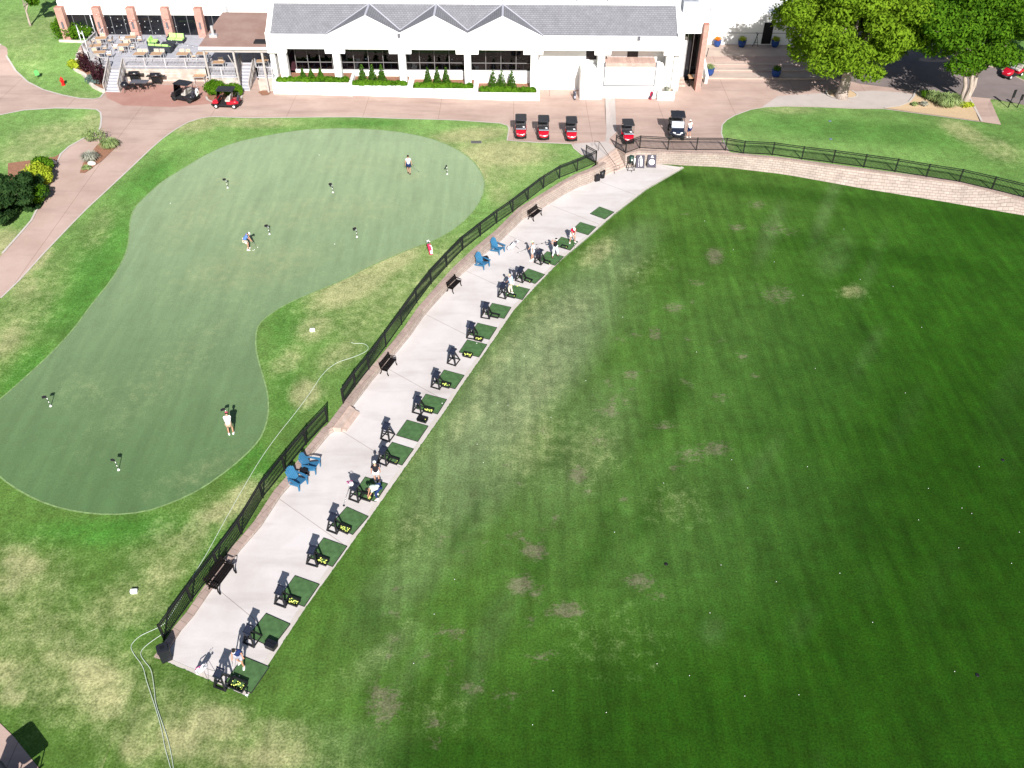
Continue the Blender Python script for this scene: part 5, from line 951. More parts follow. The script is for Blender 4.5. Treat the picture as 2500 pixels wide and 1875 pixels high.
        n0 = len(m_.v); sgn = -1 if kind == 'capback' else 1; m_.prism([(.085*math.cos(math.pi*j/10), .085*math.sin(math.pi*j/10)) for j in range(11)], 0, .012); m_.v[n0:] = [tuple(hd_+hdir*.035+ax @ Vc((v[0], sgn*(.05+v[1]*1.3), v[2]-v[1]*.15))) for v in m_.v[n0:]]; m_.build('cap', hm, o)
        m_ = MB(); m_.ell((0, 0, 0), (.094, .10, .09), 10, 5, -.6); m_.v = [tuple(hd_-fw*.02-hdir*.0+ax @ Vc(v)) for v in m_.v]; m_.build('hair', 'hair_fair' if hm == 'cloth_white' and 'ponytail' in lab else 'hair_dark', o)
        if 'ponytail' in lab: MB().tube([hd_-fw*.1+hdir*.02, hd_-fw*.16-hdir*.06, hd_-fw*.15-hdir*.22], [.03, .035, .012], 7).build('ponytail', 'hair_fair', o)
    return o
mat('club_shaft', (.35, .35, .36), .3, metal=.8)
def club(p0, p1, lab, driver=False, base=None, hs=1.0):   # grip end, head end in world
    o = thing('golf_club', p1, 0, lab, 'golf club'); a = p0-p1; d = a.normalized(); MB().tube([a-d*.26, (0, 0, 0)], [.0085, .006], 6).build('shaft', 'club_shaft', o); MB().tube([a, a-d*.26], [.015, .011], 6).build('grip', 'black_plastic', o)
    m_ = MB(); m_.ell((.03, 0, .0), (.06*hs, .055*hs, .035) if driver else (.055, .016, .03), 8, 5); m_.build('head', 'black_paint' if driver else 'chrome', o); return o
PD = DK+.02
def wp(o, v): return Matrix.Translation(o.location) @ Matrix.Rotation(o.rotation_euler.z, 4, 'Z') @ Vector(v)
def put(px, py, u=None): p = (GU(px, py, .03) if u else G(px, py, PD)); return p
A_ = person(put(565,1060,1), 12, 'golfer in pink cap, white shirt and khaki shorts bent over a putt', .30, .92, hands=((-.04, .36, .80), (.03, .38, .76)), feet=((-.13, .0), (.13, .02)), hat=('cap', 'cap_pink'), head=.5, hiplag=.05, elbow=((-1, -.2, -.2), (1, -.2, -.2)))
club(wp(A_, (0, .34, .84)), wp(A_, (-.02, .62, .04)), 'putter held by the golfer in the pink cap')
A_ = person(put(606,609,1), -80, 'golfer in blue shirt and white cap putting on the far green', .55, .88, hands=((-.02, .40, .72), (.03, .42, .67)), shirt='cloth_blue', pants='cloth_beige', hat=('cap', 'cloth_white'), head=.5, hiplag=.14, elbow=((-1, 0, -.2), (1, 0, -.2)))
club(wp(A_, (0, .38, .78)), wp(A_, (0, .68, .04)), 'putter held by the golfer in the blue shirt')
A_ = person(put(999,424,1), 5, 'man with dark hair, pale shirt and navy shorts walking across the green', .05, .94, feet=((-.08, .12), (.08, -.12)), hands=((-.3, .02, .80), (.30, .12, .85)), shirt='cloth_grey', pants='cloth_navy', shoe='black_plastic', hat=('hair', 'hair_dark'))
club(wp(A_, (.32, .1, .86)), wp(A_, (.85, .1, .12)), 'putter hanging from the hand of the walking man')
A_ = person(put(1681,336,1), 35, 'man in white cap and white polo standing beside the dark utility vehicle', .08, .94, hands=((-.12, .32, .95), (.26, .12, 1.02)), pants='cloth_navy', feet=((-.1, .05), (.12, -.08)))
A_ = person(put(1397,592), 195, 'golfer in red shirt and white cap addressing a ball on a mat', .50, .90, feet=((-.22, 0), (.22, 0)), hands=((-.03, .40, .74), (.03, .42, .70)), shirt='cloth_red', pants='cloth_white', head=.45, hiplag=.12, elbow=((-1, 0, -.2), (1, 0, -.2)))
club(wp(A_, (0, .38, .78)), wp(A_, (.06, .95, .03)), 'iron held by the golfer in the red shirt')
A_ = person(put(1354,626), 215, 'golfer in black shirt and white trousers at the top of a backswing', .12, .93, feet=((-.24, .04), (.24, 0)), hands=((.30, .12, 1.62), (.33, .05, 1.60)), shirt='cloth_black', pants='cloth_white', short=False, shoe='black_plastic', hat=('visor', 'cloth_white'), twist=.7, elbow=((-.3, 1, -.5), (1, -.4, -.6)), sleeve=.6)
club(wp(A_, (.28, .1, 1.60)), wp(A_, (1.02, -.45, 1.35)), 'club swung back over the shoulder of the golfer in black', True)
A_ = person(put(1300,635), 95, 'tall person in pale green cap and white top standing watching', .02, .96, feet=((-.06, .08), (.07, -.06)), hands=((-.24, .05, .84), (.22, .24, 1.0)), shirt='cloth_white', pants='cloth_white', hat=('cap', 'cap_green'))
club(wp(A_, (.2, .26, 1.0)), wp(A_, (.35, 1.05, .55)), 'club held out level by the person in the pale green cap')
A_ = person(put(1248,717), 60, 'golfer in light blue shirt and beige trousers beside a standing golf bag', .15, .93, feet=((-.08, .1), (.1, -.05)), hands=((-.06, .4, .95), (.3, .25, .85)), shirt='cloth_sky', pants='cloth_beige', short=False, hat=('hair', 'hair_fair'), head=.3)
A_ = person(put(921,1178), 15, 'golfer with white cap, ponytail, black top and white shorts seen from behind', .06, .94, feet=((-.09, .08), (.12, -.06)), hands=((-.26, .08, .84), (.27, .06, .84)), shirt='cloth_black', pants='cloth_white', hat=('cap', 'cloth_white'), head=.15)
A_ = person(put(920,1214), 118, 'man in pale shirt and navy trousers bending down to tee up a ball', 1.32, .80, feet=((-.18, .03), (.16, -.10)), hands=((-.08, .52, .28), (.1, .46, .36)), shirt='cloth_mint', pants='cloth_navy', short=False, hat=('cap', 'cloth_black'), head=.2, hiplag=.22)
A_ = person(put(591,1623), 172, 'golfer in navy shirt, white visor and grey shorts on the nearest mat', .16, .93, feet=((-.16, .12), (.12, -.12)), hands=((-.24, .06, .86), (.28, .22, .74)), shirt='cloth_navy', pants='cloth_lightgrey', hat=('visor', 'cloth_white'), head=.55)
club(wp(A_, (.28, .2, .80)), wp(A_, (.16, .62, .03)), 'iron held low by the golfer in the navy shirt')
# ------------------------------------------------------------ golf bags and loose clubs
def golf_bag(p, rz, tilt, lab, c1, c2, legs=True, h=.88, ncl=7, c3=None):
    o = thing('golf_bag', p, rz, lab, 'golf bag'); T = Matrix.Rotation(tilt, 3, 'X')
    def tf(m_): m_.v = [tuple(T @ Vector(v)) for v in m_.v]; return m_
    tf(MB().loft([[(a*w_, b*w_*.85, z) for a, b in rr(.26, .26, .1, 3)] for z, w_ in ((0, .9), (.05, 1), (h*.55, .98), (h*.8, 1.05), (h, 1.1))])).build('bag_body', c1, o)
    tf(MB().loft([[(a, b-.15, z) for a, b in rr(.2, .10, .04, 2)] for z in (.08, .35)]).loft([[(a+.13, b, z) for a, b in rr(.09, .18, .04, 2)] for z in (.3, .75)])).build('pocket', c2, o)
    tf(MB().tube([(.0, -.14, .8), (.12, -.24, .6), (.1, -.2, .35), (0, -.14, .3)], .025, 5)).build('strap', c3 or c2, o)
    m_ = MB(); n_ = MB()
    for k in range(ncl):
        a = 2*math.pi*k/ncl; x_, y_ = .07*math.cos(a), .06*math.sin(a); zt = h+.12+.16*((k*37) % 10)/10; m_.tube([(x_, y_, h-.2), (x_*1.5, y_*1.5, zt)], .007, 5); n_.ell((x_*1.6+.02, y_*1.6, zt+.03), (.055, .04, .045) if k < 3 else (.035, .014, .03), 7, 4)
    tf(m_).build('club_shafts', 'club_shaft', o); tf(n_).build('club_heads', c2 if ncl > 5 else 'chrome', o)
    if legs:
        m_ = MB()
        for sx in (-1, 1): a = T @ Vector((sx*.06, .12, h*.78)); b = Vector((sx*.30, a.y+.28 if tilt <= 0 else a.y+.28, 0)); m_.tube([a, b], .009, 5)
        m_.build('stand_legs', 'black_metal', o)
    return o
mat('bag_white', (.74, .72, .74), .6); mat('bag_magenta', (.35, .04, .18), .6); mat('bag_red', (.50, .015, .07), .55); mat('bag_grey', (.32, .32, .36), .6, .3, 6); mat('bag_dark', (.03, .03, .045), .6)
golf_bag(GD(483,1642), math.radians(-105), math.radians(-34), 'white and magenta stand golf bag propped on thin legs at the near end', 'bag_white', 'bag_white', c3='bag_magenta')
golf_bag(GD(867,1212)+Vector((0, .2, .45)), math.radians(150), math.radians(-20), 'white and pink golf bag resting in the sixth black bag stand', 'bag_white', 'bag_magenta', False, .75)
golf_bag(GD(1252,680), math.radians(200), math.radians(-12), 'dark grey golf bag standing behind the golfer in light blue', 'bag_dark', 'bag_grey')
golf_bag(GD(1240,611), math.radians(-60), math.radians(-52), 'light grey golf bag tilted on its legs beside a blue chair', 'bag_grey', 'bag_white')
golf_bag(GD(1316,640)+Vector((0, .25, .3)), math.radians(160), math.radians(-15), 'dark golf bag with several clubs in the farthest black stand', 'bag_dark', 'bag_dark', False, .8, 9)
golf_bag(GU(1053,622,.03), math.radians(30), math.radians(-26), 'red and white golf bag standing on the lawn at the green edge', 'bag_red', 'bag_white')
golf_bag(GU(1403,243,.03), math.radians(10), math.radians(-20), 'black golf push cart bag standing against the white stair wall', 'bag_dark', 'bag_grey', False, .85)
golf_bag(GU(1587,243,.03), math.radians(-30), math.radians(-24), 'red golf bag leaning by the white garage wall', 'bag_red', 'bag_dark', True, .8)
golf_bag(c2.location+(c2.rotation_euler.to_matrix() @ Vector((.25, -2.1, .5))), c2.rotation_euler.z, math.radians(24), 'white golf bag with green trim strapped on the back of the black cart', 'bag_white', 'cloth_mint', False, .85, 5)
golf_bag(c2.location+(c2.rotation_euler.to_matrix() @ Vector((-.32, -2.1, .5))), c2.rotation_euler.z, math.radians(20), 'black golf bag on the far side of the black cart rack', 'bag_dark', 'bag_dark', False, .85, 8)
golf_bag(c1.location+(c1.rotation_euler.to_matrix() @ Vector((-.28, -2.1, .5))), c1.rotation_euler.z, math.radians(20), 'black golf bag on the back of the red cart with white wheels', 'bag_dark', 'bag_dark', False, .85, 8)
club(GD(857,1209)+Vector((0, 0, .7)), GD(838.5,1235.5)+Vector((0, 0, .04)), 'black headed driver leaning from the bag stand onto the deck', True, hs=1.2)
# tee marker at near corner, white marker blocks on the lawn, hose lines
o = thing('tap_post', G(604,1696,0), 0, 'small grey tap post with a white base at the near deck corner', 'post'); MB().tube([(0, 0, 0), (0, 0, .3)], .03).ell((0, 0, .32), .05, 8, 5).build('pipe', 'black_metal', o); MB().ell((0, -.05, .06), (.09, .08, .06), 8, 5).build('cap', 'white_plastic', o)
for (px, py), l_ in (((328,1446), 'small white plastic box on the lawn left of the near fence'), ((763,808), 'small white box lying on the lawn between the green and the fence')):
    o = thing('marker_box', GU(px, py), .1, l_, 'box'); MB().prism(rr(.36, .22, .05), 0, .17).build('box_body', 'white_plastic', o); MB().prism(rr(.3, .16, .04), .171, .2).build('lid', 'white_plastic', o)
def hose(pts, lab, r=.017):
    q = smooth([GU(*p, .03) for p in pts], 2); o = MB().tube([p-q[0] for p in q], r, 6).build('hose', 'hose', None, q[0]); tag(o, lab, 'hose')
hose([(857,836),(866,839),(880,838),(892,840),(900.5,848),(896,857),(874,868),(847,877),(820,885.5),(787,912),(759,957),(719,1011),(678,1061),(633,1124),(583,1210),(542,1283),(506,1350),(481,1390),(460,1428),(425,1490),(405,1520),(389,1531),(367,1540.7),(340,1553),(322,1571),(319,1582),(328,1599),(350,1627),(356,1658),(368.7,1695),(384,1742),(396.6,1788),(401,1820),(415,1869),(428,1920)], 'long pale garden hose running along the fence and looping past its near end')
hose([(400,1546),(393,1550),(362.5,1571),(345.4,1586.7),(342.3,1599),(353,1614.6),(368.7,1633),(373.4,1658),(377.4,1689),(379.6,1717),(393.5,1757.5),(409,1801),(418.4,1841),(424,1880),(432,1920)], 'shorter pale hose starting at the near fence end and joining the other')
# practice flags
fl_ = thing('practice_flag', (0, 0, 0), 0, 'x', 'golf flag', 'small flags on the putting green')
for k in range(5): MB().tube([(0, 0, .02+.14*k), (0, 0, .16+.14*k)], .022, 8).build('pole_band', 'white_plastic' if k % 2 == 0 else 'black_plastic', fl_)
MB().tube([(0, 0, 0), (0, 0, .02)], .085, 12).build('cup', 'white_plastic', fl_); m_ = MB(); m_.add([(0, 0, .72), (0, 0, .93), (-.14, .03, .92), (-.27, -.02, .90), (-.27, -.02, .72), (-.14, .03, .70)], [(0, 1, 2, 5), (5, 2, 3, 4)]); m_.box((0, 0, .82), (.02, .02, .24)); m_.build('flag', 'cloth_black', fl_)
for (px, py), rz, l_ in (((123.8,992),10,'black flag on striped pole at the far left of the green'),((289.8,1147.6),-15,'black flag on striped pole nearest the camera on the green'),((556,1022),20,'black flag hidden behind the golfer in the pink cap'),((555.8,459),0,'black flag on striped pole on the upper left of the green'),((658,572),15,'black flag on striped pole just right of the golfer in blue'),((813,470),10,'black flag on striped pole in the middle of the far green'),((871.6,579),20,'black flag on striped pole left of the red golf bag'),((1091.9,425.5),60,'black flag on striped pole at the right end of the green')):
    inst(fl_, GU(px, py, .035), math.radians(rz), l_)
# drain grate, sprinkler heads
o = thing('drain_grate', GU(1163,347,.03), 0, 'small rectangular metal drain grate in the dry lawn', 'drain'); MB().bb(-.5, .5, -.25, .25, 0, .02).build('frame', 'bronze_frame', o); m_ = MB(); [m_.bb(-.45+.1*k, -.40+.1*k, -.2, .2, .021, .03) for k in range(9)]; m_.build('bars', 'black_metal', o)
for (px, py), l_ in (((1626,1377),'dark sprinkler hole in the middle of the range turf'),((2386,1648),'dark sprinkler hole at the lower right of the range'),((2448,1123),'dark sprinkler hole near the right edge of the range')):
    tag(MB().tube([(0, 0, 0), (0, 0, .03)], [.11, .09], 12).build('sprinkler_head', 'black_plastic', None, G(px, py, .0)), l_, 'sprinkler')
for (px, py), l_ in (((2026,296),'small blue-grey valve cover on the right lawn, upper one'),((2028,340),'small blue-grey valve cover on the right lawn, lower one')):
    tag(MB().tube([(0, 0, 0), (0, 0, .05)], [.16, .14], 10).build('valve_cover', mat('valve_blue', (.12, .16, .22), .6), None, GU(px, py)), l_, 'valve cover')
# hydrant and green sign
o = thing('fire_hydrant', GU(155,208,.04), 0, 'bright red fire hydrant on the lawn left of the patio stairs', 'fire hydrant')
MB().tube([(0, 0, 0), (0, 0, .06), (0, 0, .07), (0, 0, .62)], [.2, .2, .14, .14], 14).build('barrel', 'hydrant_red', o); MB().ell((0, 0, .64), (.17, .17, .18), 14, 5, 0).tube([(0, 0, .8), (0, 0, .9)], .05, 8).build('bonnet', 'hydrant_red', o)
for a in (0, math.pi, -math.pi/2): MB().tube([(.1*math.cos(a), .1*math.sin(a), .46), (.23*math.cos(a), .23*math.sin(a), .46)], .07, 10).build('nozzle', 'hydrant_red', o)
o = thing('lawn_sign', GU(94,192,.04), .6, 'small green arrow sign on a post on the left lawn', 'sign'); MB().tube([(0, 0, 0), (0, 0, .5)], .02).build('post', 'black_metal', o); MB().add([], []); m_ = MB(); m_.v = []; m_.add([(-.22, -.02, .35), (.22, -.02, .35), (.22, -.02, .8), (0, -.02, 1.0), (-.22, -.02, .8), (-.22, .02, .35), (.22, .02, .35), (.22, .02, .8), (0, .02, 1.0), (-.22, .02, .8)], [(0, 1, 2, 3, 4), (9, 8, 7, 6, 5), (0, 5, 6, 1), (1, 6, 7, 2), (2, 7, 8, 3), (3, 8, 9, 4), (4, 9, 5, 0)]); m_.build('panel', mat('sign_green', (.12, .40, .12), .5), o)
# ------------------------------------------------------------ vegetation
leafmat('leaf_bright', (0.085, 0.165, 0.010), (0.21, 0.33, 0.022), .3); leafmat('leaf_mid', (0.035, 0.10, 0.008), (0.12, 0.25, 0.015)); leafmat('leaf_dark', (0.012, 0.035, 0.012), (0.05, 0.10, 0.03)); leafmat('leaf_hedge', (0.05, 0.13, 0.008), (0.13, 0.27, 0.02))
leafmat('leaf_yellow', (0.28, 0.38, 0.02), (0.5, 0.55, 0.06)); leafmat('leaf_purple', (0.03, 0.012, 0.016), (0.09, 0.035, 0.045)); leafmat('leaf_blue', (0.10, 0.16, 0.15), (0.2, 0.28, 0.25)); leafmat('leaf_grass', (0.16, 0.24, 0.07), (0.36, 0.44, 0.2)); leafmat('leaf_silver', (0.28, 0.29, 0.24), (0.42, 0.42, 0.34)); leafmat('leaf_conifer', (0.03, 0.09, 0.01), (0.10, 0.2, 0.025)); leafmat('petal', (0.55, 0.05, 0.03), (0.7, 0.45, 0.02), .1)
def leaves(n, clumps, size, flat=.0, seed=1, shell=.55):
    g = np.random.default_rng(seed); w_ = np.array([c[1][0]*c[1][1]+c[1][0]*c[1][2] for c in clumps], float); w_ /= w_.sum(); ci = g.choice(len(clumps), n, p=w_)
    C = np.array([c[0] for c in clumps])[ci]; R_ = np.array([c[1] for c in clumps])[ci]; d = g.normal(size=(n, 3)); d /= np.linalg.norm(d, axis=1)[:, None]; rad = shell+(1-shell)*g.random(n)**.6; rad *= 1+.14*g.normal(size=n)*(g.random(n) < .25)
    P = C+d*R_*rad[:, None]; nr = d+g.normal(size=(n, 3))*.55; nr /= np.linalg.norm(nr, axis=1)[:, None]
    t = np.cross(nr, g.normal(size=(n, 3))); t /= np.linalg.norm(t, axis=1)[:, None]; b = np.cross(nr, t); s1 = size*(.6+.8*g.random(n))[:, None]; s2 = s1*.55
    q = np.stack([P-t*s1*.5, P+b*s2*.5-t*s1*.05, P+t*s1*.6, P-b*s2*.5-t*s1*.05], 1).reshape(-1, 3); m_ = MB(); m_.v = [tuple(v) for v in q]; m_.f = [(4*i, 4*i+1, 4*i+2, 4*i+3) for i in range(n)]; m_.sm = [False]*n; return m_
def big_tree(name, base, lab, H, Rx, Ry, zc, n, size, lm, seed, off=(0, 0), trunks=1, grp=None, tr=.45, nc=38, th=1):
    o = thing(name, base, 0, lab, 'tree', grp); g = random.Random(seed); cl = []
    for k in range(nc):
        a = g.uniform(0, 6.283); e_ = g.uniform(-.75, 1); rr_ = math.sqrt(max(0, 1-e_*e_)) if e_ > 0 else math.sqrt(1-e_*e_*.8); q = g.uniform(.45, .88); cl.append(((off[0]+Rx*rr_*math.cos(a)*q, off[1]+Ry*rr_*math.sin(a)*q, zc+(H-zc)*e_*q), (Rx*g.uniform(.15, .27), Ry*g.uniform(.15, .27), (H-zc)*g.uniform(.14, .25))))
    m_ = MB()
    for k in range(trunks):
        a = 6.283*k/max(trunks, 1)+.5; sp = .0 if trunks == 1 else .32; x_, y_ = sp*math.cos(a), sp*math.sin(a)*.6; tx, ty = off[0]*.4+x_*5, off[1]*.4+y_*3
        m_.tube([(x_*1.2, y_, -.1), (x_, y_, .5), (x_*1.6+.1, y_*1.4, 1.8), (tx*.6, ty*.6, zc*.62), (tx, ty, zc)], [tr*1.35, tr*.95, tr*.8, tr*.6, tr*.3], 10)
    for k in range(nc):
        c = cl[k][0]
        if k % 3 == 0:
            j = k % max(trunks, 1); a = 6.283*j/max(trunks, 1)+.5; sp = 0 if trunks == 1 else .32; s0 = (sp*1.6*math.cos(a), sp*math.sin(a), min(1.9+.05*k, zc*.6)); mid = tuple((s0[i]*.45+c[i]*.55) for i in range(2))+((s0[2]*.5+c[2]*.5+.3),); m_.tube([s0, mid, c], [tr*.34, tr*.2, .04], 6)
    m_.build('trunk', 'bark', o); leaves(n, cl, size, seed=seed).build('crown', lm, o); return o
big_tree('shade_tree', GU(2053,238), 'big bright yellow-green shade tree in the oval gravel bed', 13.2, 8.0, 7.0, 7.4, 62000, .31, 'leaf_bright', 3, (-.9, .3), 1, tr=.62, nc=76)
big_tree('shade_tree', GU(2352,252), 'big darker green shade tree with several pale trunks in the east bed', 12.5, 8.8, 6.4, 7.2, 52000, .32, 'leaf_mid', 5, (-2.2, 1.2), 3, tr=.26, nc=60)
big_tree('shade_tree', GU(2500,150), 'green tree at the top right corner behind the many trunked tree', 11, 5.5, 5.0, 6.4, 15000, .36, 'leaf_mid', 8, (0, .5), 1, tr=.3)
big_tree('shade_tree', G(2300,30,1.3), 'far green tree above the car park between the two big trees', 9, 5.0, 5.0, 5.2, 11000, .36, 'leaf_mid', 9, (0, 0), 1, tr=.3)
big_tree('young_tree', GU(75,64), 'young slender tree on the lawn at the top left corner', 6.6, 3.0, 2.6, 3.9, 6000, .30, 'leaf_mid', 12, (1.9, .6), 1, tr=.13, nc=22)
def shrub(px, lab, R_, n, size, lm, seed, name='shrub', cat='shrub', grp=None, h=None, stem=True, z=None, at=None, jag=.3, nc=9, shell=.5):
    p = at or GU(*px, .04); o = thing(name, p, 0, lab, cat, grp); g = random.Random(seed); hz = R_[2]; cl = [((0, 0, hz*.5), (R_[0]*.8, R_[1]*.8, hz*.5))]
    for k in range(nc): a = g.uniform(0, 6.28); cl.append(((R_[0]*.55*math.cos(a), R_[1]*.55*math.sin(a), hz*g.uniform(.3, .62)), (R_[0]*g.uniform(jag, .5), R_[1]*g.uniform(jag, .5), hz*g.uniform(.25, .42))))
    leaves(n, cl, size, seed=seed, shell=shell).build('foliage', lm, o)
    if stem:
        m_ = MB(); [m_.tube([(0, 0, -.05), (R_[0]*.3*math.cos(a), R_[1]*.3*math.sin(a), hz*.6)], [.05, .02], 5) for a in (0, 2.1, 4.2)]; m_.build('stem', 'bark', o)
    return o
def tuft(p, lab, R_, h, n, lm, seed, name='ornamental_grass', cat='plant', w_=.03, grp=None):
    o = thing(name, p, 0, lab, cat, grp); g = random.Random(seed); m_ = MB()
    for k in range(n):
        a = g.uniform(0, 6.28); r_ = R_*g.uniform(.1, 1); x0, y0 = .25*r_*math.cos(a)+g.uniform(-.1, .1)*R_, .25*r_*math.sin(a)+g.uniform(-.1, .1)*R_; hh = h*g.uniform(.6, 1); x1, y1 = x0+.45*r_*math.cos(a), y0+.45*r_*math.sin(a); x2, y2 = r_*math.cos(a), r_*math.sin(a); px_, py_ = -math.sin(a)*w_, math.cos(a)*w_
        m_.add([(x0-px_, y0-py_, 0), (x0+px_, y0+py_, 0), (x1+px_, y1+py_, hh*.85), (x1-px_, y1-py_, hh*.85), (x2, y2, hh*.75 if r_ < R_*.7 else hh*.45)], [(0, 1, 2, 3), (3, 2, 4)])
    m_.build('blades', lm, o); return o
# left edge dark juniper and its neighbours
big_tree('juniper', GU(0,535), 'wide dark feathery juniper at the left edge of the photo', 3.0, 3.3, 4.6, 1.1, 15000, .26, 'leaf_dark', 21, (-.2, 1.4), 1, tr=.16, nc=40)
shrub((96,447), 'round yellow-green shrub at the left path bend', (1.55, 1.3, 1.7), 4200, .20, 'leaf_yellow', 22)
shrub((110,415), 'smaller green shrub above the yellow one at the left path bend', (1.2, .9, 1.3), 2400, .2, 'leaf_hedge', 23)
shrub((88,492), 'dark green shrub below the yellow one by the left path', (1.3, 1.2, 1.5), 2400, .22, 'leaf_mid', 24)
tuft(GU(222,392,.06), 'silvery spiky shrub in the triangular bed', 1.05, .9, 420, 'leaf_silver', 31); tuft(GU(270,360,.06), 'golden grass clump in the triangular bed', 1.15, .9, 520, 'leaf_grass', 32)
shrub((240,345), 'thin pale flowering shrub at the top of the triangular bed', (1.4, .9, 1.4), 700, .16, 'leaf_grass', 33); tuft(GU(212,412,.06), 'small pale green plant at the tip of the triangular bed', .6, .3, 160, 'leaf_grass', 34)
for (px, py), s_, l_ in (((128,399), .4, 'white rock beside the left path bend'), ((225,402), .45, 'pale flat rock in the triangular bed')):
    p = GU(px, py, .06); tag(MB().ell((0, 0, .12), (s_, s_*.6, .22), 9, 5, jit=.15).build('rock', mat('rock_pale', (.6, .55, .5), .9, .1, 4), None, p), l_, 'rock')
# hedge by the west wing
gz_ = Uz(-50, 95); hb = thing('planter_kerb', GU(152,103,.04), 0, 'low pale edging wall in front of the clipped hedge', 'edging'); a = GU(146,103)-hb.location; b = GU(232,106)-hb.location; MB().bar(a+Vector((0, 0, .1)), b+Vector((0, 0, .1)), .2, .35).build('edge_wall', 'stone', hb)
for k, (px, py, r_) in enumerate(((156,92,1.25), (178,94,1.25), (198,92,1.2), (216,90,1.2), (158,76,1.0), (232,88,1.0))):
    shrub((px, py), ['clipped hedge ball at the left end of the hedge', 'clipped hedge ball second from the left', 'clipped hedge ball in the middle of the hedge', 'clipped hedge ball fourth from the left', 'small clipped hedge ball behind the left end by the brick column', 'clipped hedge ball at the right end by the patio rail'][k], (r_, r_, 1.9), 1700, .18, 'leaf_hedge', 40+k, grp='clipped hedge beside the patio', jag=.4)
# curved stone edging bed by the stairs
cb = smooth([GU(*t).to_2d() for t in [(200,130),(190,138),(192,148),(183,158),(180,168),(190,178),(208,186),(215,196),(225,212),(240,221),(255,227)]], 1)
sheet('bed_patio', [tuple(q) for q in cb]+[GU(*t).to_2d() for t in [(256,215),(240,185),(215,150)]], Uz, 'mulch', .08, 1.2)
ce = thing('stone_edging', (cb[0].x, cb[0].y, Uz(*cb[0])), 0, 'curved pale stone edging around the purple shrubs', 'edging'); m_ = MB()
for a, b in zip(cb[:-1], cb[1:]):
    a3 = Vector((a.x, a.y, Uz(a.x, a.y)+.16))-ce.location; b3 = Vector((b.x, b.y, Uz(b.x, b.y)+.16))-ce.location; m_.bar(a3, b3, .3, .34)
m_.build('edge_blocks', 'stone', ce)
shrub((189,168), 'bright lime shrub at the left of the patio', (.95, .8, 1.0), 1500, .18, 'leaf_yellow', 51); shrub((211,175), 'tall dark purple shrub left of the patio stairs', (.85, .8, 2.2), 1700, .18, 'leaf_purple', 52); shrub((247,207), 'second dark purple shrub touching the patio stairs', (.75, .7, 2.8), 1700, .18, 'leaf_purple', 53); shrub((231,204), 'blue-green low shrub beside the patio stairs', (1.0, .8, 1.0), 1300, .16, 'leaf_blue', 54)
# round bush + kerb by the carts
shrub((528,230), 'large round clipped bush left half behind the red cart', (1.25, 1.0, 1.45), 4200, .18, 'leaf_hedge', 61, jag=.42); shrub((568,233), 'large round clipped bush right half behind the red cart', (1.15, 1.0, 1.3), 3600, .18, 'leaf_hedge', 62, jag=.42)
bed('round_bed', [(504,240),(510,225),(540,218),(580,224),(592,235),(585,246),(560,252),(520,250)], 'mulch', .05); strip('kerb', smooth([GU(*t).to_2d() for t in [(504,238),(507,246),(522,251),(560,253),(585,246),(592,235)]], 1), -.1, .1, Uz, 'kerb_concrete', .1, kind='structure')
bed('small_round_bed', [(630,226),(640,222),(655,222),(662,227),(655,233),(640,234)], 'mulch', .05)
# planters in front of the clubhouse: three cone shrubs and leafy ground cover each
for i, (A, B, z_) in enumerate(PLW):
    xs = [((741,761,784), 193), ((886,910.5,933.5), 200), ((1045,1068,1090), 207), ((1204,1225,1249), 216)][i]
    wd = ['westmost planter', 'second planter', 'third planter', 'eastmost planter'][i]; sz = [(.38, 1.15), (.58, 1.9), (.56, 1.9), (.62, 2.0)][i]
    for j, px in enumerate(xs[0]):
        p = G(px, xs[1], z_); p.y = max(min(p.y, YW-.7), A.y+.8); o = thing('cone_shrub', p, 0, f'narrow cone shaped evergreen, {["left", "middle", "right"][j]} of three in the {wd}', 'shrub', 'cone shaped evergreens in the white planters'); cl = [((0, 0, sz[1]*t), (sz[0]*(1-t)*.95+.06,)*2+(sz[1]*.16,)) for t in (.12, .3, .48, .66, .84)]
        leaves(900, cl, .15, seed=70+3*i+j, shell=.6).build('foliage', 'leaf_conifer', o); MB().tube([(0, 0, -.1), (0, 0, sz[1]*.8)], [.05, .02], 5).build('stem', 'bark', o)
    x0, x1 = A.x+.5, B.x-.5; n_ = int((x1-x0)/.45); cl = [((x0+(x1-x0)*(k+.5)/n_-x0, .0+random.uniform(-.1, .25), .16), (.42, .45, .32)) for k in range(n_)]
    g_ = leaves(4200, cl, .22, seed=90+i, shell=.4); o = g_.build('ground_cover', 'leaf_hedge', None, Vector((x0, A.y+.65, z_))); tag(o, f'leafy green ground cover along the front of the {wd}', 'ground cover', kind='stuff')
tuft(EPL+Vector((.1, .1, 0)), 'grey spiky plant in the east planter box', .5, .7, 120, 'leaf_silver', 95)
tuft(en.location+Vector((-.6, 2.3, 1.0)), 'feathery green grass left clump behind the white enclosure', .9, 1.0, 260, 'leaf_grass', 96); tuft(en.location+Vector((.9, 2.3, 1.0)), 'feathery green grass right clump behind the white enclosure', .9, 1.0, 260, 'leaf_grass', 97)
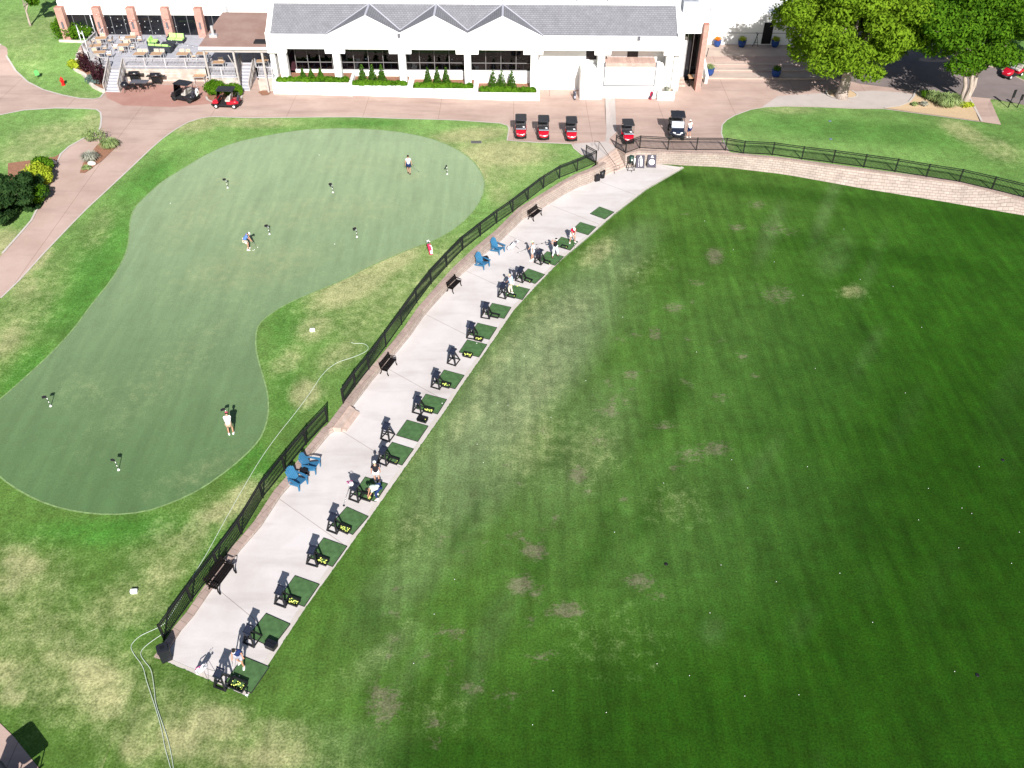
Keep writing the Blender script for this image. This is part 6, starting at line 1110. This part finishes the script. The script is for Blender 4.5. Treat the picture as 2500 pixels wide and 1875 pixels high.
# blue pots
def pot(px, lab, lm, s_=1.0, z=None, col='pot_blue'):
    p = G(*px, z) if z else GU(*px, .03); o = thing('flower_pot', p, 0, lab, 'plant pot'); MB().tube([(0, 0, 0), (0, 0, .3*s_), (0, 0, .55*s_), (0, 0, .6*s_)], [.24*s_, .36*s_, .36*s_, .40*s_], 16).build('pot', mat('pot_blue', (.02, .06, .22), .25), o)
    cl = [((.15*math.cos(a)*s_, .15*math.sin(a)*s_, .72*s_), (.22*s_, .22*s_, .2*s_)) for a in (0, 1.6, 3.1, 4.7)]; leaves(420, cl, .13, seed=int(px[0])).build('plant', lm, o)
zt_w = zt0+.54
pot((1750,113), 'blue glazed pot with orange red flowers by the white wall', 'petal', 1.2, zt_w); pot((1810,114), 'dark blue pot with yellow flowers left of the black door', 'leaf_yellow', 1.25, zt_w); pot((1891,114), 'dark blue pot with yellow flowers right of the black door', 'leaf_yellow', 1.25, zt_w); pot((1731,184), 'blue pot with yellow grass at the end of the white enclosure', 'leaf_grass', 1.35); pot((1893,188), 'blue pot with trailing leaves deep in the tree shade', 'leaf_mid', 1.35)
o = thing('easel_stand', G(1844,114,zt_w), 0, 'black folding easel stand beside the black door', 'easel'); MB().tube([(-.35, 0, 0), (.1, .1, 1.5)], .03).tube([(.3, 0, 0), (-.1, .1, 1.6)], .03).tube([(0, .5, 0), (0, .1, 1.4)], .03).tube([(-.22, .02, .5), (.2, .02, .5)], .03).build('frame', 'black_metal', o)
o = thing('post_stand', G(1724,141,zt0+.4), 0, 'short black post on a flat base by the brick pillar', 'post'); MB().tube([(0, 0, 0), (0, 0, .05)], [.35, .3], 10).tube([(0, 0, 0), (.12, 0, 1.1)], .04).build('post', 'black_metal', o)
o = thing('wooden_rack', GU(1697,212,.03)+Vector((0, .1, 0)), 0, 'dark wooden rack table with a pale patterned top in the white enclosure', 'table')
MB().bb(-.75, .75, 0, .9, .85, .95).build('table_top', 'wood_top', o); MB().bb(-.25, .72, .1, .85, .96, 1.0).build('tray', 'white_plastic', o); m_ = MB(); [m_.bb(-.2+.19*k, -.1+.19*k, .15+.22*j, .27+.22*j, 1.0, 1.03) for k in range(5) for j in range(3)]; m_.build('tray_items', 'grey_frame', o)
for sx in (-.6, .6): MB().bb(sx-.09, sx+.09, .0, .12, 0, .85).bb(sx-.09, sx+.09, .78, .9, 0, .85).build('leg', 'bench_black', o)
# east bed planting
p = GU(2316,262,.06)
for k, (px, py, R_, h, n_, lm, l_) in enumerate(((2312,258,1.7,1.3,900,'leaf_grass','big arching green grass clump in the east bed'),(2280,246,1.2,1.1,500,'leaf_grass','second arching grass clump left of the big one in the east bed'),(2258,238,.8,.9,240,'leaf_mid','dark green plant at the back corner of the east bed'),(2255,258,.6,.5,160,'leaf_silver','pale silvery plant in front of the grass clumps'),(2232,258,.5,.4,160,'leaf_grass','small pale plant at the left of the east bed'))): tuft(GU(px, py, .06), l_, R_, h, n_, lm, 100+k, w_=.035)
shrub((2352,262), 'low yellow-green bush left of the pair in the east bed', (.6, .5, .6), 600, .16, 'leaf_yellow', 106); shrub((2367,261), 'low yellow-green bush right of the pair in the east bed', (.45, .45, .5), 450, .16, 'leaf_yellow', 107)
for (px, py), l_ in (((2461,262), 'dark slanted tee sign post on the right lawn, larger one'), ((2483,262), 'dark slanted tee sign post on the right lawn, smaller one')):
    o = thing('sign_post', GU(px, py, .03), .3, l_, 'sign'); s_ = 1.5 if px < 2470 else 1.1; MB().tube([(0, 0, 0), (.15, 0, s_)], .05).build('post', 'black_metal', o); MB().box((.16, 0, s_*.95), (.28, .08, .55*s_)).build('panel', 'black_plastic', o)
# ------------------------------------------------------------ patio furniture on the deck
def at_deck(px, py): return G(px, py, F+.002)
pt = thing('patio_table', (0, 0, 0), 0, 'x', 'table', 'wood topped tables on the patio')
MB().bb(-.6, .6, -.42, .42, .72, .75).build('table_top', 'wood_top', pt); m_ = MB(); m_.bb(-.62, .62, -.44, -.42, .70, .755).bb(-.62, .62, .42, .44, .70, .755).bb(-.62, -.6, -.42, .42, .70, .755).bb(.6, .62, -.42, .42, .70, .755).build('rim', 'alu', pt)
for sx in (-1, 1):
    for sy in (-1, 1): MB().bb(sx*.55-.03, sx*.55+.03, sy*.37-.03, sy*.37+.03, 0, .70).build('leg', 'alu', pt)
pc = thing('patio_chair', (0, 0, 0), 0, 'x', 'chair', 'metal armchairs on the patio')
MB().bb(-.24, .24, -.24, .24, .43, .46).build('seat', 'tan_sling', pc); MB().box((0, .26, .70), (.46, .03, .34), rx=-.15).build('backrest', 'tan_sling', pc)
for sx in (-1, 1):
    MB().tube([(sx*.27, -.24, 0), (sx*.27, -.22, .64), (sx*.27, .24, .66)], .022, 5).build('armrest', 'alu', pc); MB().tube([(sx*.25, .3, 0), (sx*.25, .24, .45), (sx*.25, .31, .9)], .02, 5).build('leg', 'alu', pc)
MB().bar((-.25, .31, .88), (.25, .31, .88), .03).build('back_rail', 'alu', pc); MB().bar((-.25, -.24, .43), (.25, -.24, .43), .03).build('front_rail', 'alu', pc)
TB = [((251,103),8,'at the patio back left corner','nsew'),((238,122),10,'second from back at patio left','es'),((248,138),8,'by the left stairs corner rail','se'),((323,101),6,'in the open patio back middle','nsew'),((306,120),5,'just before the back middle one','nsew'),((345,142),0,'along the front rail, left of three','nn'),((386,142),0,'along the front rail, middle of three','nn'),((449,142),0,'along the front rail, right of three','nn'),((497,141),0,'beside the roof post at the end of the front rail','w'),((537,163),0,'under the brown roof behind the lower rail','n'),((643,160),0,'on the small landing right of the stairs','n')]
for (px, py), rz, w_, sd_ in TB:
    p = at_deck(px, py+6); inst(pt, p, math.radians(rz), f'wood topped table {w_}')
    for j, c_ in enumerate(sd_):
        dx, dy, r_ = {'n': (0, .72, 0), 's': (0, -.72, math.pi), 'e': (.92, 0, -math.pi/2), 'w': (-.92, 0, math.pi/2)}[c_]
        if sd_ == 'nn': dx = -.3+.6*j
        R = Matrix.Rotation(math.radians(rz), 3, 'Z'); inst(pc, p+R @ Vector((dx, dy, 0)), math.radians(rz)+r_+random.uniform(-.15, .15), f'armchair, {dict(n="far", s="near", e="right", w="left")[c_]}{[" left", " right"][j] if sd_ == "nn" else ""} side of table {w_}')
p = GU(488,205,.05); inst(pt, p+Vector((0, .4, 0)), 0, 'wood topped table on the red paving behind the black cart')
for dx, dy, r_, l_ in ((-.35, 1.15, 0, 'metal armchair at the far left of the table on the red paving'), (.35, 1.15, 0, 'metal armchair at the far right of the table on the red paving'), (.95, .3, -math.pi/2, 'metal armchair at the right end of the table on the red paving')): inst(pc, p+Vector((dx, dy, 0)), r_, l_)
# lime green lounge sofas and coffee table
def sofa(p, rz, lab, L=2.3):
    o = thing('outdoor_sofa', p, rz, lab, 'sofa'); MB().bb(-L/2, L/2, -.42, .42, .05, .36).bb(-L/2, L/2, .34, .46, .36, .72).bb(-L/2, -L/2+.12, -.42, .34, .36, .6).build('wicker_frame', 'wicker', o)
    n_ = 3 if L > 2 else 2
    for k in range(n_): x_ = -L/2+.14+(L-.16)*(k+.5)/n_; w_ = (L-.2)/n_-.03; MB().prism(rr(w_, .7, .06, 2, x_, -.05), .362, .50).build('seat_cushion', 'lime_cushion', o); MB().box((x_, .26, .68), (w_*.92, .16, .42), rx=-.25).build('back_cushion', 'lime_cushion', o)
p = at_deck(400,119); sofa(at_deck(395,126), math.radians(172), 'lime cushioned wicker sofa facing away on the patio', 2.5); sofa(at_deck(376,112), math.radians(92), 'short lime wicker sofa at the left end of the lounge set', 1.5); sofa(at_deck(431,103), math.radians(-6), 'lime cushioned wicker sofa at the back of the lounge set', 1.9)
o = thing('coffee_table', at_deck(415,118), 0, 'black wicker table in the middle of the lime sofas', 'table'); MB().bb(-.75, .75, -.4, .4, .55, .6).build('table_top', 'wicker', o); MB().bb(-.6, .6, -.3, .3, 0, .55).build('base', 'wicker', o)
# grills and black mesh table below the deck
def grill(px, lab, blk):
    o = thing('grill', GU(*px, .05), 0, lab, 'grill'); MB().bb(-.45, .45, -.25, .25, .15, .75).build('cabinet', 'black_metal', o); m_ = MB(); m_.loft([[(x_, .32*math.cos(a), .85+.32*math.sin(a)) for a in [math.pi*j/8 for j in range(9)]] for x_ in (-.5, .5)]); m_.build('lid', 'black_paint', o); MB().bb(-.95, -.5, -.25, .25, .8, .85).bb(.5, .95, -.25, .25, .8, .85).build('side_shelf', 'black_metal', o)
    for sx in (-.4, .4): MB().bb(sx-.03, sx+.03, -.22, .22, 0, .15).build('leg', 'black_metal', o)
    MB().bar((-.35, -.36, .95), (.35, -.36, .95), .04).build('handle', 'chrome', o)
grill((333,200), 'black gas grill against the deck siding above the mesh table', 0); grill((385,204), 'black covered grill against the deck siding, right of the other', 1)
o = thing('mesh_table', GU(345,215,.05), 0, 'black metal mesh table beside the patio stairs', 'table'); MB().bb(-.9, .9, -.45, .45, .70, .73).build('table_top', mat('mesh_grey', (.10, .10, .12), .6), o); MB().bar((-.7, 0, 0), (-.7, 0, .7), .06).bar((.7, 0, 0), (.7, 0, .7), .06).bar((-.8, -.35, .02), (-.6, .35, .02), .05).bar((.8, -.35, .02), (.6, .35, .02), .05).build('legs', 'black_metal', o)
mc = thing('mesh_chair', (0, 0, 0), 0, 'x', 'chair', 'black chairs around the mesh table'); MB().bb(-.22, .22, -.22, .22, .42, .45).build('seat', 'black_metal', mc); MB().box((0, .24, .68), (.42, .03, .44), rx=-.2).build('backrest', 'black_metal', mc); m_ = MB(); [m_.tube([(sx*.2, sy*.2, .42), (sx*.25, sy*.28, 0)], .018, 5) for sx in (-1, 1) for sy in (-1, 1)]; m_.build('legs', 'black_metal', mc)
for dx, dy, r_, l_ in ((-.45, -.7, math.pi, 'black chair at the near left of the mesh table'), (.4, -.7, math.pi, 'black chair at the near right of the mesh table'), (1.15, 0, -math.pi/2, 'black chair at the right end of the mesh table'), (-1.15, -.2, math.pi/2, 'black chair at the left end of the mesh table by the stairs')): inst(mc, GU(345,215,.05)+Vector((dx, dy, 0)), r_, l_)
o = thing('kettle_grill', GU(309,224,.05), 0, 'black kettle barbecue at the foot of the patio stairs', 'grill'); MB().ell((0, 0, .75), (.42, .42, .34), 14, 8).build('bowl', 'black_paint', o); m_ = MB(); [m_.tube([(0, 0, .6), (.4*math.cos(a), .4*math.sin(a), 0)], .025, 5) for a in (.3, 2.4, 4.5)]; m_.build('legs', 'black_metal', o)
# string light poles and bulbs
sl_ = thing('string_lights', at_deck(206,132), 0, 'string lights with white bulbs hung from grey poles over the patio', 'string lights'); l = sl_.location; PT = [at_deck(208,132), at_deck(222,147), at_deck(238,98)]; tops = []
for b_ in PT: t_ = b_+Vector((0, 0, 3.1)); tops.append(t_); MB().tube([b_-l-Vector((0, 0, 1.2)), t_-l], .05).build('pole', 'alu', sl_)
ends = [Vector((V(330, 60, yq-1).x, yq-.9, zt1-.2)), Vector((V(475, 75, yq-1).x, yq-.9, zt1-.4)), Vector((V(415, 45, yq-1).x, yq-.9, zt1-.1)), V(484, 114, yp0)]
for i, (a, b) in enumerate(((tops[0], ends[0]), (tops[1], ends[1]), (tops[2], ends[2]), (ends[0], ends[3]), (tops[0], tops[1]))):
    pts = [a.lerp(b, k/12)-Vector((0, 0, .5*4*(k/12)*(1-k/12))) for k in range(13)]; MB().tube([q-l for q in pts], .012, 4).build('cable', 'black_metal', sl_)
    m_ = MB()
    for q in pts[1:-1]: MB().ell((0, 0, 0), .04, 8, 6).build('bulb', 'white_plastic', sl_, q-l-Vector((0, 0, .08)))
# diners' tables behind the clubhouse glass
dt = thing('dining_table', (0, 0, 0), 0, 'x', 'table', 'tables behind the clubhouse windows'); MB().tube([(0, 0, .7), (0, 0, .74)], .55, 16).build('table_top', 'bench_black', dt); MB().tube([(0, 0, 0), (0, 0, .7)], .07).build('base', 'black_metal', dt)
for a in (0, 2.1, 4.2): MB().ell((.3*math.cos(a), .3*math.sin(a), .76), (.12, .12, .04), 8, 4).build('plate', 'white_plastic', dt)
for k, px in enumerate((757, 860, 900, 945, 1030, 1075, 1110, 1204, 1270)): inst(dt, Vector((V(px, 150, YW+1.6).x, YW+1.3+.5*(k % 2), FL)), k, f'dining table with white plates behind the {["first", "second", "second", "second", "third", "third", "third", "fourth", "fourth"][k]} window bay, {["alone", "left", "middle", "right", "left", "middle", "right", "left", "right"][k]}')
